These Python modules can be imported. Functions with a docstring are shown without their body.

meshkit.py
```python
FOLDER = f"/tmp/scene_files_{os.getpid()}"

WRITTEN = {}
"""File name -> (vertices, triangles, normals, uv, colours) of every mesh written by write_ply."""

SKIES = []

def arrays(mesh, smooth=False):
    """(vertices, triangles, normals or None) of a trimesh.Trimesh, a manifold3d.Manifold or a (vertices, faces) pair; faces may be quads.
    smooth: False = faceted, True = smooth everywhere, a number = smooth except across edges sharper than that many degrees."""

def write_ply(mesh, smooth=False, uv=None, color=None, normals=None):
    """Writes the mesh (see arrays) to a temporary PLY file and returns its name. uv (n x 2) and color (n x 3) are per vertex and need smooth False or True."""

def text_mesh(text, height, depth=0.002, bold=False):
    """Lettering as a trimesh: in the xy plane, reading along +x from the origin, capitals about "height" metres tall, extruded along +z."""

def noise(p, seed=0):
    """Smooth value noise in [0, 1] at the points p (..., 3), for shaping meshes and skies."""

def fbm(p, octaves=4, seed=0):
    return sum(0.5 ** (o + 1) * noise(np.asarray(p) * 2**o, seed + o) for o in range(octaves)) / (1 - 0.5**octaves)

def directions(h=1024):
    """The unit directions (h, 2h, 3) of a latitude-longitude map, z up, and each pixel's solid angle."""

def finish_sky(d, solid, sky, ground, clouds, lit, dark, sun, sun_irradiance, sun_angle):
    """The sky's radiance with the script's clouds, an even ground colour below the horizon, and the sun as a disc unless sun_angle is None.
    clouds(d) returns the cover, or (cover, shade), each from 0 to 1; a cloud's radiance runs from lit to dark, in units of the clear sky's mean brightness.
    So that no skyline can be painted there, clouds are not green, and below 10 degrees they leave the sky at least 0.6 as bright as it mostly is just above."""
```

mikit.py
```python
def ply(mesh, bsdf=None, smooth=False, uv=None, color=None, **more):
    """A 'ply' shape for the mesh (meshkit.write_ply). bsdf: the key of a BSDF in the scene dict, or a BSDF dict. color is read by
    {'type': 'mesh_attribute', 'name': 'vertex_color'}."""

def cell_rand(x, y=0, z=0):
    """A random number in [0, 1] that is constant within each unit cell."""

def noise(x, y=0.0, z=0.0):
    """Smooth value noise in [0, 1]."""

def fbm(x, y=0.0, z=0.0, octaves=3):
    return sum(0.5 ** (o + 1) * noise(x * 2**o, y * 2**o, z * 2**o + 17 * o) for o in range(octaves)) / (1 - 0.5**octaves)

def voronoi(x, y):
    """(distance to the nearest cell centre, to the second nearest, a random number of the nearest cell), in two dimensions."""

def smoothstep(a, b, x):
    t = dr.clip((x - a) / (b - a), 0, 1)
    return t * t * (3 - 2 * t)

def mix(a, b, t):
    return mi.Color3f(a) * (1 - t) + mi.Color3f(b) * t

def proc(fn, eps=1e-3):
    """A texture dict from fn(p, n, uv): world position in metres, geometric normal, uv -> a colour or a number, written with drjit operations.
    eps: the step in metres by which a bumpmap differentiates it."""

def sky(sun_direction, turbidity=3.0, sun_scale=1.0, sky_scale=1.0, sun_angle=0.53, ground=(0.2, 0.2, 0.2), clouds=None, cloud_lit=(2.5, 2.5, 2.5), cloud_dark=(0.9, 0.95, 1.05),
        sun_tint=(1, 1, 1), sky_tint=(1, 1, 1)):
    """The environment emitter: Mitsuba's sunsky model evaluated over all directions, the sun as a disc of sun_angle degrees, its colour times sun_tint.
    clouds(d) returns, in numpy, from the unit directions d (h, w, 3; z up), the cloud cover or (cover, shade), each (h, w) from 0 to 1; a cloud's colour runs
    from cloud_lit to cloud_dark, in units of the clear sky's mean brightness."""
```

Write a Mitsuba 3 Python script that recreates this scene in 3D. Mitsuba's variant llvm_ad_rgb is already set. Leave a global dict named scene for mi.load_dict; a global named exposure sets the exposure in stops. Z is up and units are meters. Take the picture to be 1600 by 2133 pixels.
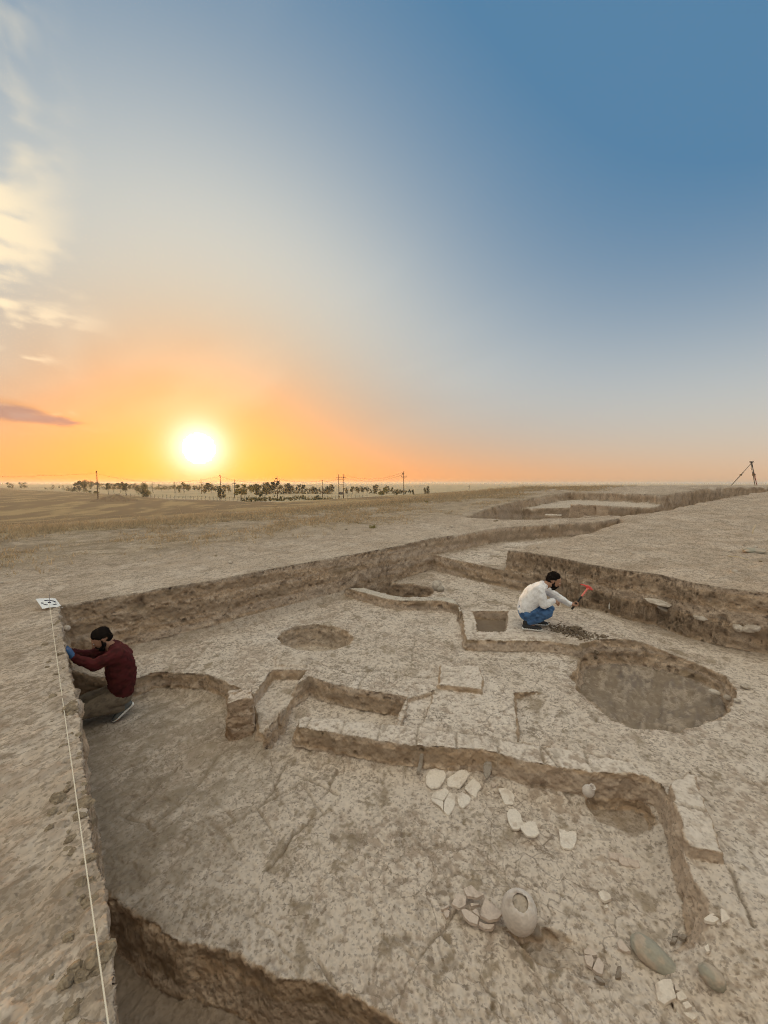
import math, numpy as np, trimesh, mitsuba as mi, mikit, meshkit
import drjit as dr
from manifold3d import Manifold, CrossSection
from mikit import proc, noise, fbm, smoothstep
T = mi.ScalarTransform4f
scene, labels = {}, {}
rng = np.random.default_rng(7)

# ---------------------------------------------------------------- camera, sky, exposure
exposure = 3.74
PITCH = math.atan(60.5 / 830)
scene['camera'] = {'type': 'perspective', 'fov': 2 * math.degrees(math.atan(800 / 830)), 'fov_axis': 'x', 'near_clip': .05, 'far_clip': 20000.,
                   'to_world': T().look_at(origin=[0, 0, 1.6], target=[0, math.cos(PITCH), 1.6 - math.sin(PITCH)], up=[0, 0, 1])}
SUN = np.array([-.4602, 1., .0855]); SUN /= np.linalg.norm(SUN)


def sst(a, b, x):
    t = np.clip((x - a) / (b - a), 0, 1)
    return t * t * (3 - 2 * t)


def clouds(d):
    """A dusty haze thick at the horizon and bright towards the sun, with broken cirrus at the left edge and added cirrus out of view that brightens the ground."""
    ang = np.degrees(np.arccos(np.clip(d @ SUN, -1, 1)))
    el = np.degrees(np.arcsin(np.clip(d[..., 2], -1, 1)))
    az = np.degrees(np.arctan2(d[..., 0], d[..., 1]))
    el0 = np.maximum(el, 0)
    blue = .97 * (1 - np.exp(-el0 / 10.05)) * (1 - np.exp(-(ang / 26.9) ** 1.85)) + .00091 * ang      # high blue haze, thinnest towards the sun
    wa, wb = .0138 * el0 + .0030 * ang + .012, (.99 - blue).clip(.012)
    white = (wa ** -2.2 + wb ** -2.2) ** (-1 / 2.2) + .95 * np.exp(-(ang / 2.8) ** 2) + .20 * np.exp(-(ang / 5.2) ** 2)
    h = np.maximum(d[..., 2], .02) + .10
    q = np.stack([d[..., 0] / h, d[..., 1] / h, 0 * h], -1)
    q = q + .30 * (np.stack([meshkit.fbm(q * 1.3, 3, 5), meshkit.fbm(q * 1.3, 3, 9), 0 * h], -1) - .5)
    r = np.stack([q[..., 0] * .75 + q[..., 1] * .66, (q[..., 1] * .75 - q[..., 0] * .66) * .36, 0 * h], -1)
    # the bank of cloud shows only at left; its unseen rest, added, lights the floor
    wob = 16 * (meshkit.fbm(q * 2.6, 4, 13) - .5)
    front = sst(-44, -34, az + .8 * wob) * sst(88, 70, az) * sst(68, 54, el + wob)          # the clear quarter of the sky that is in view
    part_added_bank = (1 - front) * (1 - .75 * sst(60, 115, np.abs(az)) * sst(48, 22, el))
    big, fine, wisp = meshkit.fbm(q * 1.15 + 3.7, 3, 11), meshkit.fbm(r * 6.5, 6, 21), meshkit.fbm(r * 1.6 + 2.2, 4, 41)
    streak = meshkit.fbm(np.stack([r[..., 0] * 4., r[..., 1] * 16., 0 * h], -1), 5, 23)
    inview = sst(-72, -50, az) * sst(62, 50, el)
    low_l = sst(-75, -52, az) * sst(62, 50, el) * sst(20, -10, az)
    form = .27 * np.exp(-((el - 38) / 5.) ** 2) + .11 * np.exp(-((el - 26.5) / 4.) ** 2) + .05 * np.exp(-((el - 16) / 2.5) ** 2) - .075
    added_cir = sst(.375, .64, .40 * big + .32 * fine + .28 * streak + .06 * part_added_bank)  # cover of the added cloud overhead and behind, out of view
    cir = (added_cir + (sst(.49, .66, .42 * fine + .58 * streak + form) - added_cir) * low_l) * part_added_bank * sst(4, 11, el)
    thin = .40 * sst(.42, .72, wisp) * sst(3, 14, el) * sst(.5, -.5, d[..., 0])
    # one low grey bar of cloud left of the sun
    lowbar = sst(1.6, .4, np.abs(el - 7.0 - .10 * (az + 40) * -1 + 1.2 * (streak - .5)) / np.clip((-35.5 - az) / 7., .05, 1)) * sst(-35.5, -38, az) * sst(-75, -60, az)
    aim = .56 + .40 * sst(45, 95, ang)                # added cloud out of view is set brighter, for light on the floor
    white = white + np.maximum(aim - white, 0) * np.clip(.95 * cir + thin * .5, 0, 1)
    white = white * (1 - .75 * lowbar)
    blue = np.maximum(blue * (1 - .85 * cir), .50 * lowbar)
    white = np.minimum(white, .985)
    blue = np.minimum(blue, .985 - white).clip(0)
    cov = white + blue
    return np.clip(cov, 0, 1), blue / np.maximum(cov, 1e-6)


MEAN = .0717                                       # mean of the tinted clear sky, exposure included
_k = 2 ** 3.3
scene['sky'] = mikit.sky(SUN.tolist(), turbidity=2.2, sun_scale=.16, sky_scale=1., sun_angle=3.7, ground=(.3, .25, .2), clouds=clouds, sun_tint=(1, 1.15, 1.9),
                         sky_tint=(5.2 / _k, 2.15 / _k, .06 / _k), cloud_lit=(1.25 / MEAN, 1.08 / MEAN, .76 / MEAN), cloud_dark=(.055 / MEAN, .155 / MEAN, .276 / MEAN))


# ---------------------------------------------------------------- helpers
def mat(name, bsdf):
    scene[name] = bsdf
    return name


def rgb(*c):
    return {'type': 'rgb', 'value': list(c)}


def bump(bsdf, fn, eps=2e-3):
    return {'type': 'twosided', 'b': {'type': 'bumpmap', 'arbitrary': proc(fn, eps), 'scale': 1.0, 'bsdf': bsdf}}


USED = {}


def key(name):
    n = USED.get(name, -1) + 1
    USED[name] = n
    return name if n == 0 else f'{name}_{n:03d}'


def tag(k, label=None, cat=None, group=None, kind=None):
    labels[k] = {a: b for a, b in (('label', label), ('category', cat), ('group', group), ('kind', kind)) if b}
    return k


def put(k, mesh, bsdf, smooth=35, color=None):
    scene[k] = mikit.ply(mesh, bsdf, smooth if color is None else True, color=color)
    return k


def thing(name, label, cat, mesh=None, bsdf=None, group=None, smooth=35, color=None, kind=None):
    k = tag(key(name), label, cat, group, kind)
    if mesh is not None:
        put(k, mesh, bsdf, smooth, color)
    return k


def part(parent, name, mesh, bsdf, label=None, smooth=35, color=None):
    k = put(key(parent + '__' + name), mesh, bsdf, smooth, color)
    if label:
        tag(k, label)
    return k


def man(m):
    a = m.to_mesh()
    return trimesh.Trimesh(np.asarray(a.vert_properties)[:, :3], np.asarray(a.tri_verts), process=False)


def nz(p, f, o=3, seed=0):
    return meshkit.fbm(np.asarray(p, float) * f, o, seed) - .5


# ---------------------------------------------------------------- the lie of the land (metres; the eye stands 1.6 m above the trench's left edge)
M0 = np.array([-4.05, 5.2])


def st(x, y):
    """along the back wall of the trench, and outwards from it"""
    return (x - M0[0]) * .74 + (y - M0[1]) * .673, (x - M0[0]) * -.673 + (y - M0[1]) * .74


def G(x, y):
    """the mound that is dug into, and the plain round it"""
    s, t = st(x, y)
    sp = np.clip(s, 0, 28)
    z = .017 * sp + .00088 * sp ** 2
    e = np.maximum(s - 28, 0)
    z = z + .0663 * np.minimum(e, 30) - .0042 * np.minimum(e, 14) ** 2 - .1176 * np.maximum(e - 14, 0)
    z = z + .012 * np.clip(s, -30, 0)
    z = z - .0009 * np.clip(t - 1, 0, 12) * np.clip(s, 0, 30)
    q = np.maximum(t - 9.5, 0)
    z = z - .0045 * np.minimum(q, 7) ** 2 - .063 * np.maximum(q - 7, 0)
    q = np.maximum(-t - 9, 0)
    z = z - .0012 * np.minimum(q, 14) ** 2 - .0336 * np.maximum(q - 14, 0)
    a = z + 4.2
    return np.where(a > 1.6, a, 1.6 * np.exp(np.minimum((a - 1.6) / 1.6, 0))) - 4.2


def zP(x, y):
    return -.85 + .03 * st(x, y)[0]


LEFT=[[-4.22,5.11],[-3.81,4.59],[-3.32,4.01],[-2.95,3.61],[-2.59,3.18],[-2.26,2.82],[-2.0,2.53],[-1.75,2.24],[-1.57,2.01],[-1.39,1.78],[-1.24,1.6],[-1.12,1.45],[-1.01,1.32],[-0.93,1.23],[-0.87,1.15],[-0.8,1.07]]
BACK=[[-4.22,5.11],[-3.79,5.52],[-3.26,5.91],[-2.74,6.39],[-2.15,7.03],[-1.2,7.87],[0.0,8.91],[1.18,10.19],[2.18,10.87],[3.47,11.92],[5.28,12.45],[6.71,12.61],[7.84,13.23]]
RIGHT=[[7.51,12.41],[6.49,11.53],[5.47,10.5],[4.54,9.85],[3.61,9.15],[3.05,8.79],[2.67,8.44],[2.99,8.19],[3.36,7.66],[3.63,7.01],[3.99,6.54],[4.35,6.19],[4.52,5.68],[4.76,5.36],[5.06,5.16]]
UPPOLY=[[-1.11,8.24],[-0.63,7.92],[0.04,7.28],[0.31,7.15],[1.05,7.1],[1.32,6.84],[1.18,6.0],[1.12,5.39],[1.88,5.3],[2.27,5.27],[2.57,5.12],[3.06,5.05],[3.61,4.85],[3.85,4.55],[3.85,4.17],[3.89,3.88]]
HOLE=[[-0.41,8.52],[-0.18,8.19],[0.07,7.79],[0.24,7.68],[0.72,7.77],[0.94,7.91],[1.06,8.24],[1.01,8.53],[0.65,8.82],[0.0,8.99]]
BIN=[[1.5,6.83],[2.14,6.69],[1.78,5.68],[1.37,5.7],[1.45,6.14]]
SMALLPIT=[[-1.69,6.0],[-1.67,6.3],[-1.49,6.52],[-1.16,6.59],[-0.8,6.48],[-0.54,6.24],[-0.43,5.93],[-0.49,5.68],[-0.68,5.51],[-0.97,5.46],[-1.27,5.55],[-1.52,5.73]]
BIGPIT=[[2.45,4.91],[2.63,5.23],[2.99,5.36],[3.54,5.31],[3.96,4.93],[4.06,4.58],[3.94,4.3],[3.71,4.06],[3.32,3.75],[3.08,3.69],[2.78,3.58],[2.54,3.61],[2.38,3.64],[2.25,3.79],[2.21,4.08],[2.19,4.33],[2.26,4.66]]
LOW=[[-3.82,4.71],[-3.52,4.7],[-3.08,4.79],[-2.98,4.91],[-2.78,4.96],[-2.55,4.95],[-2.28,4.89],[-2.06,4.79],[-1.89,4.66],[-1.7,4.53],[-1.49,4.37],[-1.34,4.2],[-1.16,3.78],[-1.0,3.8],[-0.89,3.87],[-0.86,3.77],[-0.65,3.72],[-0.29,3.64],[0.05,3.53],[0.38,3.47],[0.86,3.41],[1.23,3.25],[1.59,3.14],[1.77,3.1],[1.97,3.11],[2.1,3.06],[2.18,2.98],[2.18,2.91],[2.11,2.77],[2.04,2.63],[1.92,2.39],[1.86,2.22],[1.79,2.09],[1.75,2.01],[1.71,1.85],[1.73,1.72],[1.75,1.6]]
BASIN=[[-1.12,4.47],[-0.93,4.79],[-0.62,4.58],[-0.24,4.45],[0.27,4.28],[0.24,4.19],[0.13,3.75],[-0.19,3.83],[-0.43,3.88],[-0.84,3.96],[-0.92,3.85],[-1.05,3.78],[-1.11,4.15]]
RIDGE=[[-1.48,4.38],[-1.36,4.57],[-1.05,4.6],[-1.09,4.15],[-1.16,3.78],[-1.3,3.9]]
BLOCK=[[-1.54,5.28],[-1.37,5.37],[-1.02,5.26],[-0.96,4.82],[-1.05,4.6],[-1.36,4.57]]
STRIP=[[2.18,2.91],[2.48,3.03],[2.12,2.31],[1.92,2.36]]
SLABDOWN=[[1.45,4.32],[1.22,3.49],[1.62,3.38],[1.95,3.79],[1.73,4.33]]
SLABUP=[[0.6,4.41],[1.1,4.28],[1.17,4.51],[1.21,4.85],[0.71,4.94]]
SLABSTEP=[[0.24,4.24],[0.59,4.41],[0.38,3.76],[0.14,3.76]]
DITCH=[[-1.93,2.48],[-1.9,2.47],[-1.71,2.39],[-1.49,2.29],[-1.3,2.2],[-1.13,2.15],[-0.97,2.11],[-0.82,2.08],[-0.67,2.04],[-0.52,1.97],[-0.39,1.96],[-0.25,1.92],[-0.12,1.87],[0.0,1.82],[0.09,1.77]]
POCKET=[[0.67,2.18],[0.74,2.14],[0.78,2.02],[1.0,1.94],[1.22,1.88],[1.32,2.0],[1.25,2.12],[0.94,2.19]]
PILLAR=[[-1.67,3.98],[-1.39,4.01],[-1.44,4.25],[-1.69,4.26]]
FAR=[[3.04,15.25],[4.18,17.32],[5.84,20.17],[7.56,22.41],[9.33,24.21],[12.42,26.8],[13.76,23.81],[14.75,21.31],[15.47,21.59],[17.83,23.15],[20.61,24.48],[22.78,23.68],[21.95,21.47],[19.72,20.48],[18.13,19.82],[15.47,18.34],[13.24,16.89],[11.06,15.27],[9.66,14.03],[8.54,13.32],[6.81,13.09],[5.44,13.03],[4.8,13.58],[3.24,14.65]]
YELLOW=[[-13.46,13.88],[-10.9,14.99],[-9.52,16.73],[-8.19,19.36],[-6.97,24.07],[-5.63,31.12],[-2.09,34.62]]
CRACKS=[[[-1.61,3.74],[-1.65,3.38],[-1.71,3.12],[-1.81,2.97]],[[-1.95,3.57],[-2.02,3.25],[-2.09,3.02]],[[-1.95,3.22],[-1.82,3.18],[-1.71,3.14]],[[-0.92,3.59],[-0.96,3.3],[-1.0,3.12]],[[-0.43,3.49],[-0.46,3.35],[-0.51,3.2]],[[-0.79,3.45],[-0.59,3.34],[-0.4,3.21]],[[-2.12,3.03],[-1.9,2.97],[-1.78,2.89]],[[-0.8,2.57],[-0.73,2.69],[-0.69,2.83],[-0.57,3.0]],[[-2.01,4.05],[-2.23,3.76],[-2.47,3.54]],[[-3.33,5.36],[-3.0,5.5],[-2.74,5.67],[-2.32,5.85]],[[-2.61,5.06],[-2.59,5.36],[-2.56,5.75]],[[0.48,6.43],[0.44,5.68],[0.36,5.02]],[[-0.3,4.41],[-0.28,4.68],[-0.06,5.1]],[[2.13,2.3],[2.07,2.18],[1.99,1.99]],[[1.41,3.49],[1.45,3.27],[1.51,3.05]],[[0.0,4.9],[0.41,4.7],[0.94,4.74]],[[-1.04,5.22],[-0.48,4.86],[-0.24,4.73]]]
FARPLAT=[[7.0,23.6],[8.04,22.3],[10.05,21.5],[11.7,21.8],[13.4,19.8],[15.3,21.4],[13,28],[8,27]]
TRENCH = LEFT + [[-.62, .8], [-.3, .55], [.8, .5], [3, .55], [7, .6], [7.3, 1.2], [6.6, 2.9], [5.66, 4.3]] + RIGHT[::-1] + BACK[::-1][:-1]
CORR = [[1.0, 10.6], [1.25, 10.0], [1.57, 9.54], [2.58, 8.29], [3.2, 7.7], [8.6, 12.0], [8.6, 14], [3, 12.8]]
UPPOLY = UPPOLY + [[4.6, 3.3], [6.5, 2.6], [7, 5], [4, 9], [2, 11], [1.0, 10.6], [-.2, 9.3]]
LOW = LOW[:LOW.index([1.86, 2.22]) + 1] + [[1.90, 2.10], [2.06, 1.96], [2.22, 1.75], [2.32, 1.4], [2.3, .3], [-3, .3], [-5.2, 4.6]]
DITCH = DITCH + [[.3, 1.3], [.3, .3], [-2, .3], [-3.2, 2.6], [-2.1, 2.6]]
FAR = [p for p in FAR if p not in ([6.81, 13.09], [8.54, 13.32], [5.44, 13.03])]
FAR[-3:-3] = [[8.7, 14.0], [6.9, 13.85]]


def sd(poly, x, y, pad=.7):
    """signed distance to a polygon, negative inside; far from it simply +1"""
    p = np.asarray(poly, float)
    out = np.ones(len(x))
    lo, hi = p.min(0) - pad, p.max(0) + pad
    k = np.nonzero((x > lo[0]) & (x < hi[0]) & (y > lo[1]) & (y < hi[1]))[0]
    if not len(k):
        return out
    X, Y = x[k], y[k]
    d2, inside = np.full(len(k), 1e9), np.zeros(len(k), bool)
    for (ax, ay), (bx, by) in zip(p, np.roll(p, -1, 0)):
        ex, ey = bx - ax, by - ay
        t = np.clip(((X - ax) * ex + (Y - ay) * ey) / (ex * ex + ey * ey + 1e-12), 0, 1)
        d2 = np.minimum(d2, (X - ax - t * ex) ** 2 + (Y - ay - t * ey) ** 2)
        if ay != by:
            inside ^= ((ay > Y) != (by > Y)) & (X < ex * (Y - ay) / (by - ay) + ax)
    out[k] = np.sqrt(d2) * np.where(inside, -1, 1)
    return out


def H(x, y, full=False):
    """height of the ground, with the excavation, and (full) what each point belongs to"""
    x, y = np.asarray(x, float).ravel(), np.asarray(y, float).ravel()
    r = np.hypot(x, y)
    z, g = G(x, y), G(x, y)
    near = (r < 40) & (y > -1)
    info = {}
    P3 = np.stack([x, y, 0 * x], 1)
    jit = np.zeros(len(x)); jit2 = np.zeros(len(x)); rag = np.zeros(len(x))
    k = np.nonzero(near)[0]
    jit[k] = nz(P3[k], 2.3, 3, 3) * .09 + nz(P3[k], 9., 2, 4) * .045
    jlow = np.zeros(len(x)); jlow[k] = nz(P3[k], 1.7, 2, 3) * .07 + nz(P3[k], 5., 2, 5) * .022
    jit2[k] = nz(P3[k], 3.1, 3, 6) * .05 + nz(P3[k], 13., 2, 7) * .03
    rag[k] = nz(P3[k], 1.0, 2, 61)
    p0 = zP(x, y)

    def mask(poly, w, j=jit, batter=1.0):
        return 1 - sst(-w * batter, .004, sd(poly, x, y) + j)

    s, t = st(x, y)
    d_tr = sd(TRENCH, x, y, 1.5) + jlow
    tr = 1 - sst(-.11, .0, d_tr)
    tr = .87 * np.clip(-d_tr / .10, 0, 1) ** .8 + .13 * sst(0, -.28, d_tr)          # steep, then a foot of fallen earth
    info['d_trench'] = d_tr
    floor = p0 + .05 * sst(-.30, -.05, d_tr)
    # earth left lying against the foot of the wall, in the left corner
    floor = floor + .16 * np.exp(-(((x + 3.62) / .34) ** 2 + ((y - 4.2) / .55) ** 2)) + .10 * np.exp(-((t + .55) / .3) ** 2) * sst(2.6, .6, s) * sst(-.4, .6, s)
    z = np.where(tr > 0, g + (floor - g) * tr, z)

    def carve(name, m, zt):
        nonlocal z
        m = m * np.clip(tr * 1.25, 0, 1)
        info[name] = m
        z = z + (zt - z) * m

    up_f = 1 - sst(3.3, 4.05, x)
    carve('up', mask(UPPOLY, .05, jit2) * sst(.55, .85, tr), p0 + .15 * up_f * (1 - .9 * sst(6.4, 7.1, y)))
    carve('lip', (1 - sst(.10, .16, np.abs(sd(UPPOLY, x, y) + .10))) * (x < 1.3) * (y < 8.0) * (y > 6.5), p0 + .175)
    carve('corr', mask(CORR, .10, jlow) * sst(.25, .5, tr), g - .42 + .06 * rag)
    carve('hole', mask(HOLE, .12, jit2), p0 - .48)
    carve('bin', mask(BIN, .035, jit2 * .5), p0 - .27 + .20 * sst(6.05, 6.18, y + .1 * (x - 1.6)))
    carve('smallpit', (1 - sst(-.22, .0, sd(SMALLPIT, x, y) + jit2 * .5)), p0 - .33)
    big_d = sd(BIGPIT, x, y) + jit2
    carve('bigpit', 1 - sst(-.09, 0, big_d), p0 - .20 - .16 * sst(0, -.8, big_d) - .06 * sst(4.9, 3.9, y) + .03 * rag)
    soft = np.where((x > 1.45) & (y < 2.25), .055 + .55 * sst(2.25, 1.85, y), .042)
    low_d = sd(LOW, x, y) + jit2
    carve('low', 1 - sst(-soft, .004, low_d), p0 - .235 + .05 * sst(-.16, -.02, low_d))
    carve('basin', mask(BASIN, .06, jit2 * .6), p0 - .225)
    carve('block', mask([[-1.52, 5.38], [-1.0, 5.33], [-.97, 4.99], [-1.45, 5.02]], .05, jit2 * .6), p0 + .035)
    carve('ridge', mask([[-1.50, 4.38], [-1.44, 4.98], [-.99, 4.94], [-1.04, 4.6], [-1.09, 4.15], [-1.16, 3.78], [-1.32, 3.9]], .05, jit2 * .6), p0 - .125)
    carve('gap', mask([[-1.17, 3.72], [-.88, 3.72], [-.90, 4.0], [-1.12, 4.02]], .05, jit2 * .5), p0 - .225)
    carve('strip', mask(STRIP, .025, jit2 * .5), p0 + .07)
    carve('slabdown', (1 - sst(-.28, 0, sd(SLABDOWN, x, y) + jit2 * .4)) if False else np.minimum(1 - sst(-.03, 0, sd(SLABDOWN, x, y) + jit2 * .4), 1 - sst(1.35, 1.75, x - .12 * (y - 3.5))), p0 - .075)
    carve('slabup', mask(SLABUP, .03, jit2 * .5), p0 + .055)
    carve('slabstep', mask(SLABSTEP, .03, jit2 * .5), p0 - .045)
    carve('pocket', (1 - sst(-.06, 0, sd(POCKET, x, y) + jit2)) * (.25 + .75 * sst(1.25, .85, x)), p0 - .295)
    carve('niche', 1 - sst(-.08, 0, sd([[1.62, 3.13], [1.97, 3.10], [2.12, 3.03], [2.10, 2.80], [1.85, 2.74], [1.62, 2.88]], x, y) + jit2), p0 - .285)
    carve('ditch', mask(DITCH, .09, jit2), p0 - .50 + .08 * rag)
    # the second trench beyond, on the rise
    far_d = sd(FAR, x, y, 1.5) + jit * 2
    far = 1 - sst(-.22, 0, far_d)
    info['far'] = far
    z = z + (g - 1.15 - z) * far
    plat = far * (1 - sst(-.12, .0, sd(FARPLAT, x, y) + jit))
    info['farplat'] = plat
    z = z + (g - .48 - z) * plat
    z = z + (g - 1.55 - z) * far * (1 - sst(-.3, 0, sd([[15.7, 21.0], [17.2, 22.3], [19.5, 23.5], [20.6, 22.9], [18.6, 20.7], [16.6, 19.7]], x, y)))
    # furrows of the ploughed field and the unevenness of the open ground
    out_w = sst(-.05, .15, d_tr) * (1 - far)
    z = z + out_w * (.05 * rag + .02 * jit / .09 * sst(40, 20, r)) * sst(.2, 1.5, r)
    z = z + sst(60, 300, r) * 0
    if not full:
        return z
    info.update(tr=tr, r=r, g=g, s=s, t=t, big_d=big_d, low_d=low_d, p0=p0, out=out_w)
    return z, info


def hz(x, y):
    return float(H([x], [y])[0])


# ---------------------------------------------------------------- the ground's mesh: graded, refined where walls are steep
def ground_mesh():
    fan = np.arange(-57, 57.01, .60)
    rest = np.linspace(57, 303, 34)[1:-1]
    th = np.radians(np.concatenate([fan, rest]))
    rr = [.30]
    while rr[-1] < 7500:
        rr.append(rr[-1] * (1.0108 if rr[-1] < 45 else 1.03 if rr[-1] < 900 else 1.12))
    rr = np.array(rr)
    R, A = np.meshgrid(rr, th, indexing='ij')
    v = np.stack([(R * np.sin(A)).ravel(), (R * np.cos(A)).ravel()], 1)
    n, m = len(rr), len(th)
    i, j = np.meshgrid(np.arange(n - 1), np.arange(m), indexing='ij')
    a, b = (i * m + j).ravel(), (i * m + (j + 1) % m).ravel()
    f = np.concatenate([np.stack([a, b, b + m], 1), np.stack([a, b + m, a + m], 1)])
    c = len(v)
    v = np.vstack([v, [[0, 0]]])
    jj = np.arange(m)
    f = np.concatenate([f, np.stack([np.full(m, c), (jj + 1) % m, jj], 1)])
    pass
    z = H(v[:, 0], v[:, 1])
    for _ in range(5):
        e = np.sort(np.concatenate([f[:, [0, 1]], f[:, [1, 2]], f[:, [2, 0]]]), 1)
        code = e[:, 0] * np.int64(len(v)) + e[:, 1]
        u, inv = np.unique(code, return_inverse=True)
        e0, e1 = u // len(v), u % len(v)
        p, q = np.column_stack([v, z])[e0], np.column_stack([v, z])[e1]
        mid = (p + q) / 2
        dist = np.hypot(mid[:, 0], mid[:, 1])
        L = np.linalg.norm(p - q, axis=1)
        flatL = np.hypot(*(p - q)[:, :2].T)
        front = (np.abs(np.arctan2(mid[:, 0], mid[:, 1])) < .86) & (dist > .9)
        want = np.where(dist < 10.5, np.maximum(np.where(sd(TRENCH, mid[:, 0], mid[:, 1]) < .1, .0056, .0078) * dist, .0115), np.where(dist < 45, .0125 * dist, 1e9))
        steep_e = np.abs(p[:, 2] - q[:, 2]) > .75 * flatL
        mark = front & (L > np.where(steep_e, np.maximum(.62 * want, .012), want)) & ((flatL > .003) | (L > .02))
        if not mark.any():
            break
        new = np.full(len(u), -1)
        new[mark] = len(v) + np.arange(mark.sum())
        nv = mid[mark, :2]
        v = np.vstack([v, nv])
        z = np.concatenate([z, H(nv[:, 0], nv[:, 1])])
        mi_ = new[inv].reshape(3, -1).T                # midpoints of edges 01, 12, 20
        cnt = (mi_ >= 0).sum(1)
        fs = [f[cnt == 0]]
        k = cnt == 3
        A_, M_ = f[k], mi_[k]
        fs += [np.stack([A_[:, 0], M_[:, 0], M_[:, 2]], 1), np.stack([M_[:, 0], A_[:, 1], M_[:, 1]], 1), np.stack([M_[:, 2], M_[:, 1], A_[:, 2]], 1), M_]
        for s_ in range(3):                         # one marked edge: (s_, s_+1)
            k = (cnt == 1) & (mi_[:, s_] >= 0)
            a_, b_, c_, m_ = f[k, s_], f[k, (s_ + 1) % 3], f[k, (s_ + 2) % 3], mi_[k, s_]
            fs += [np.stack([a_, m_, c_], 1), np.stack([m_, b_, c_], 1)]
            k = (cnt == 2) & (mi_[:, s_] < 0)          # all but edge (s_, s_+1)
            a_, b_, c_, m1, m2 = f[k, s_], f[k, (s_ + 1) % 3], f[k, (s_ + 2) % 3], mi_[k, (s_ + 1) % 3], mi_[k, (s_ + 2) % 3]
            fs += [np.stack([a_, b_, m1], 1), np.stack([a_, m1, m2], 1), np.stack([m2, m1, c_], 1)]
        f = np.concatenate(fs)
    return v, z, f


def normals_of(V, F):
    n = np.zeros_like(V)
    c = np.cross(V[F[:, 1]] - V[F[:, 0]], V[F[:, 2]] - V[F[:, 0]])
    for k in range(3):
        np.add.at(n, F[:, k], c)
    return n / np.maximum(np.linalg.norm(n, axis=1, keepdims=True), 1e-20)


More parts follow.
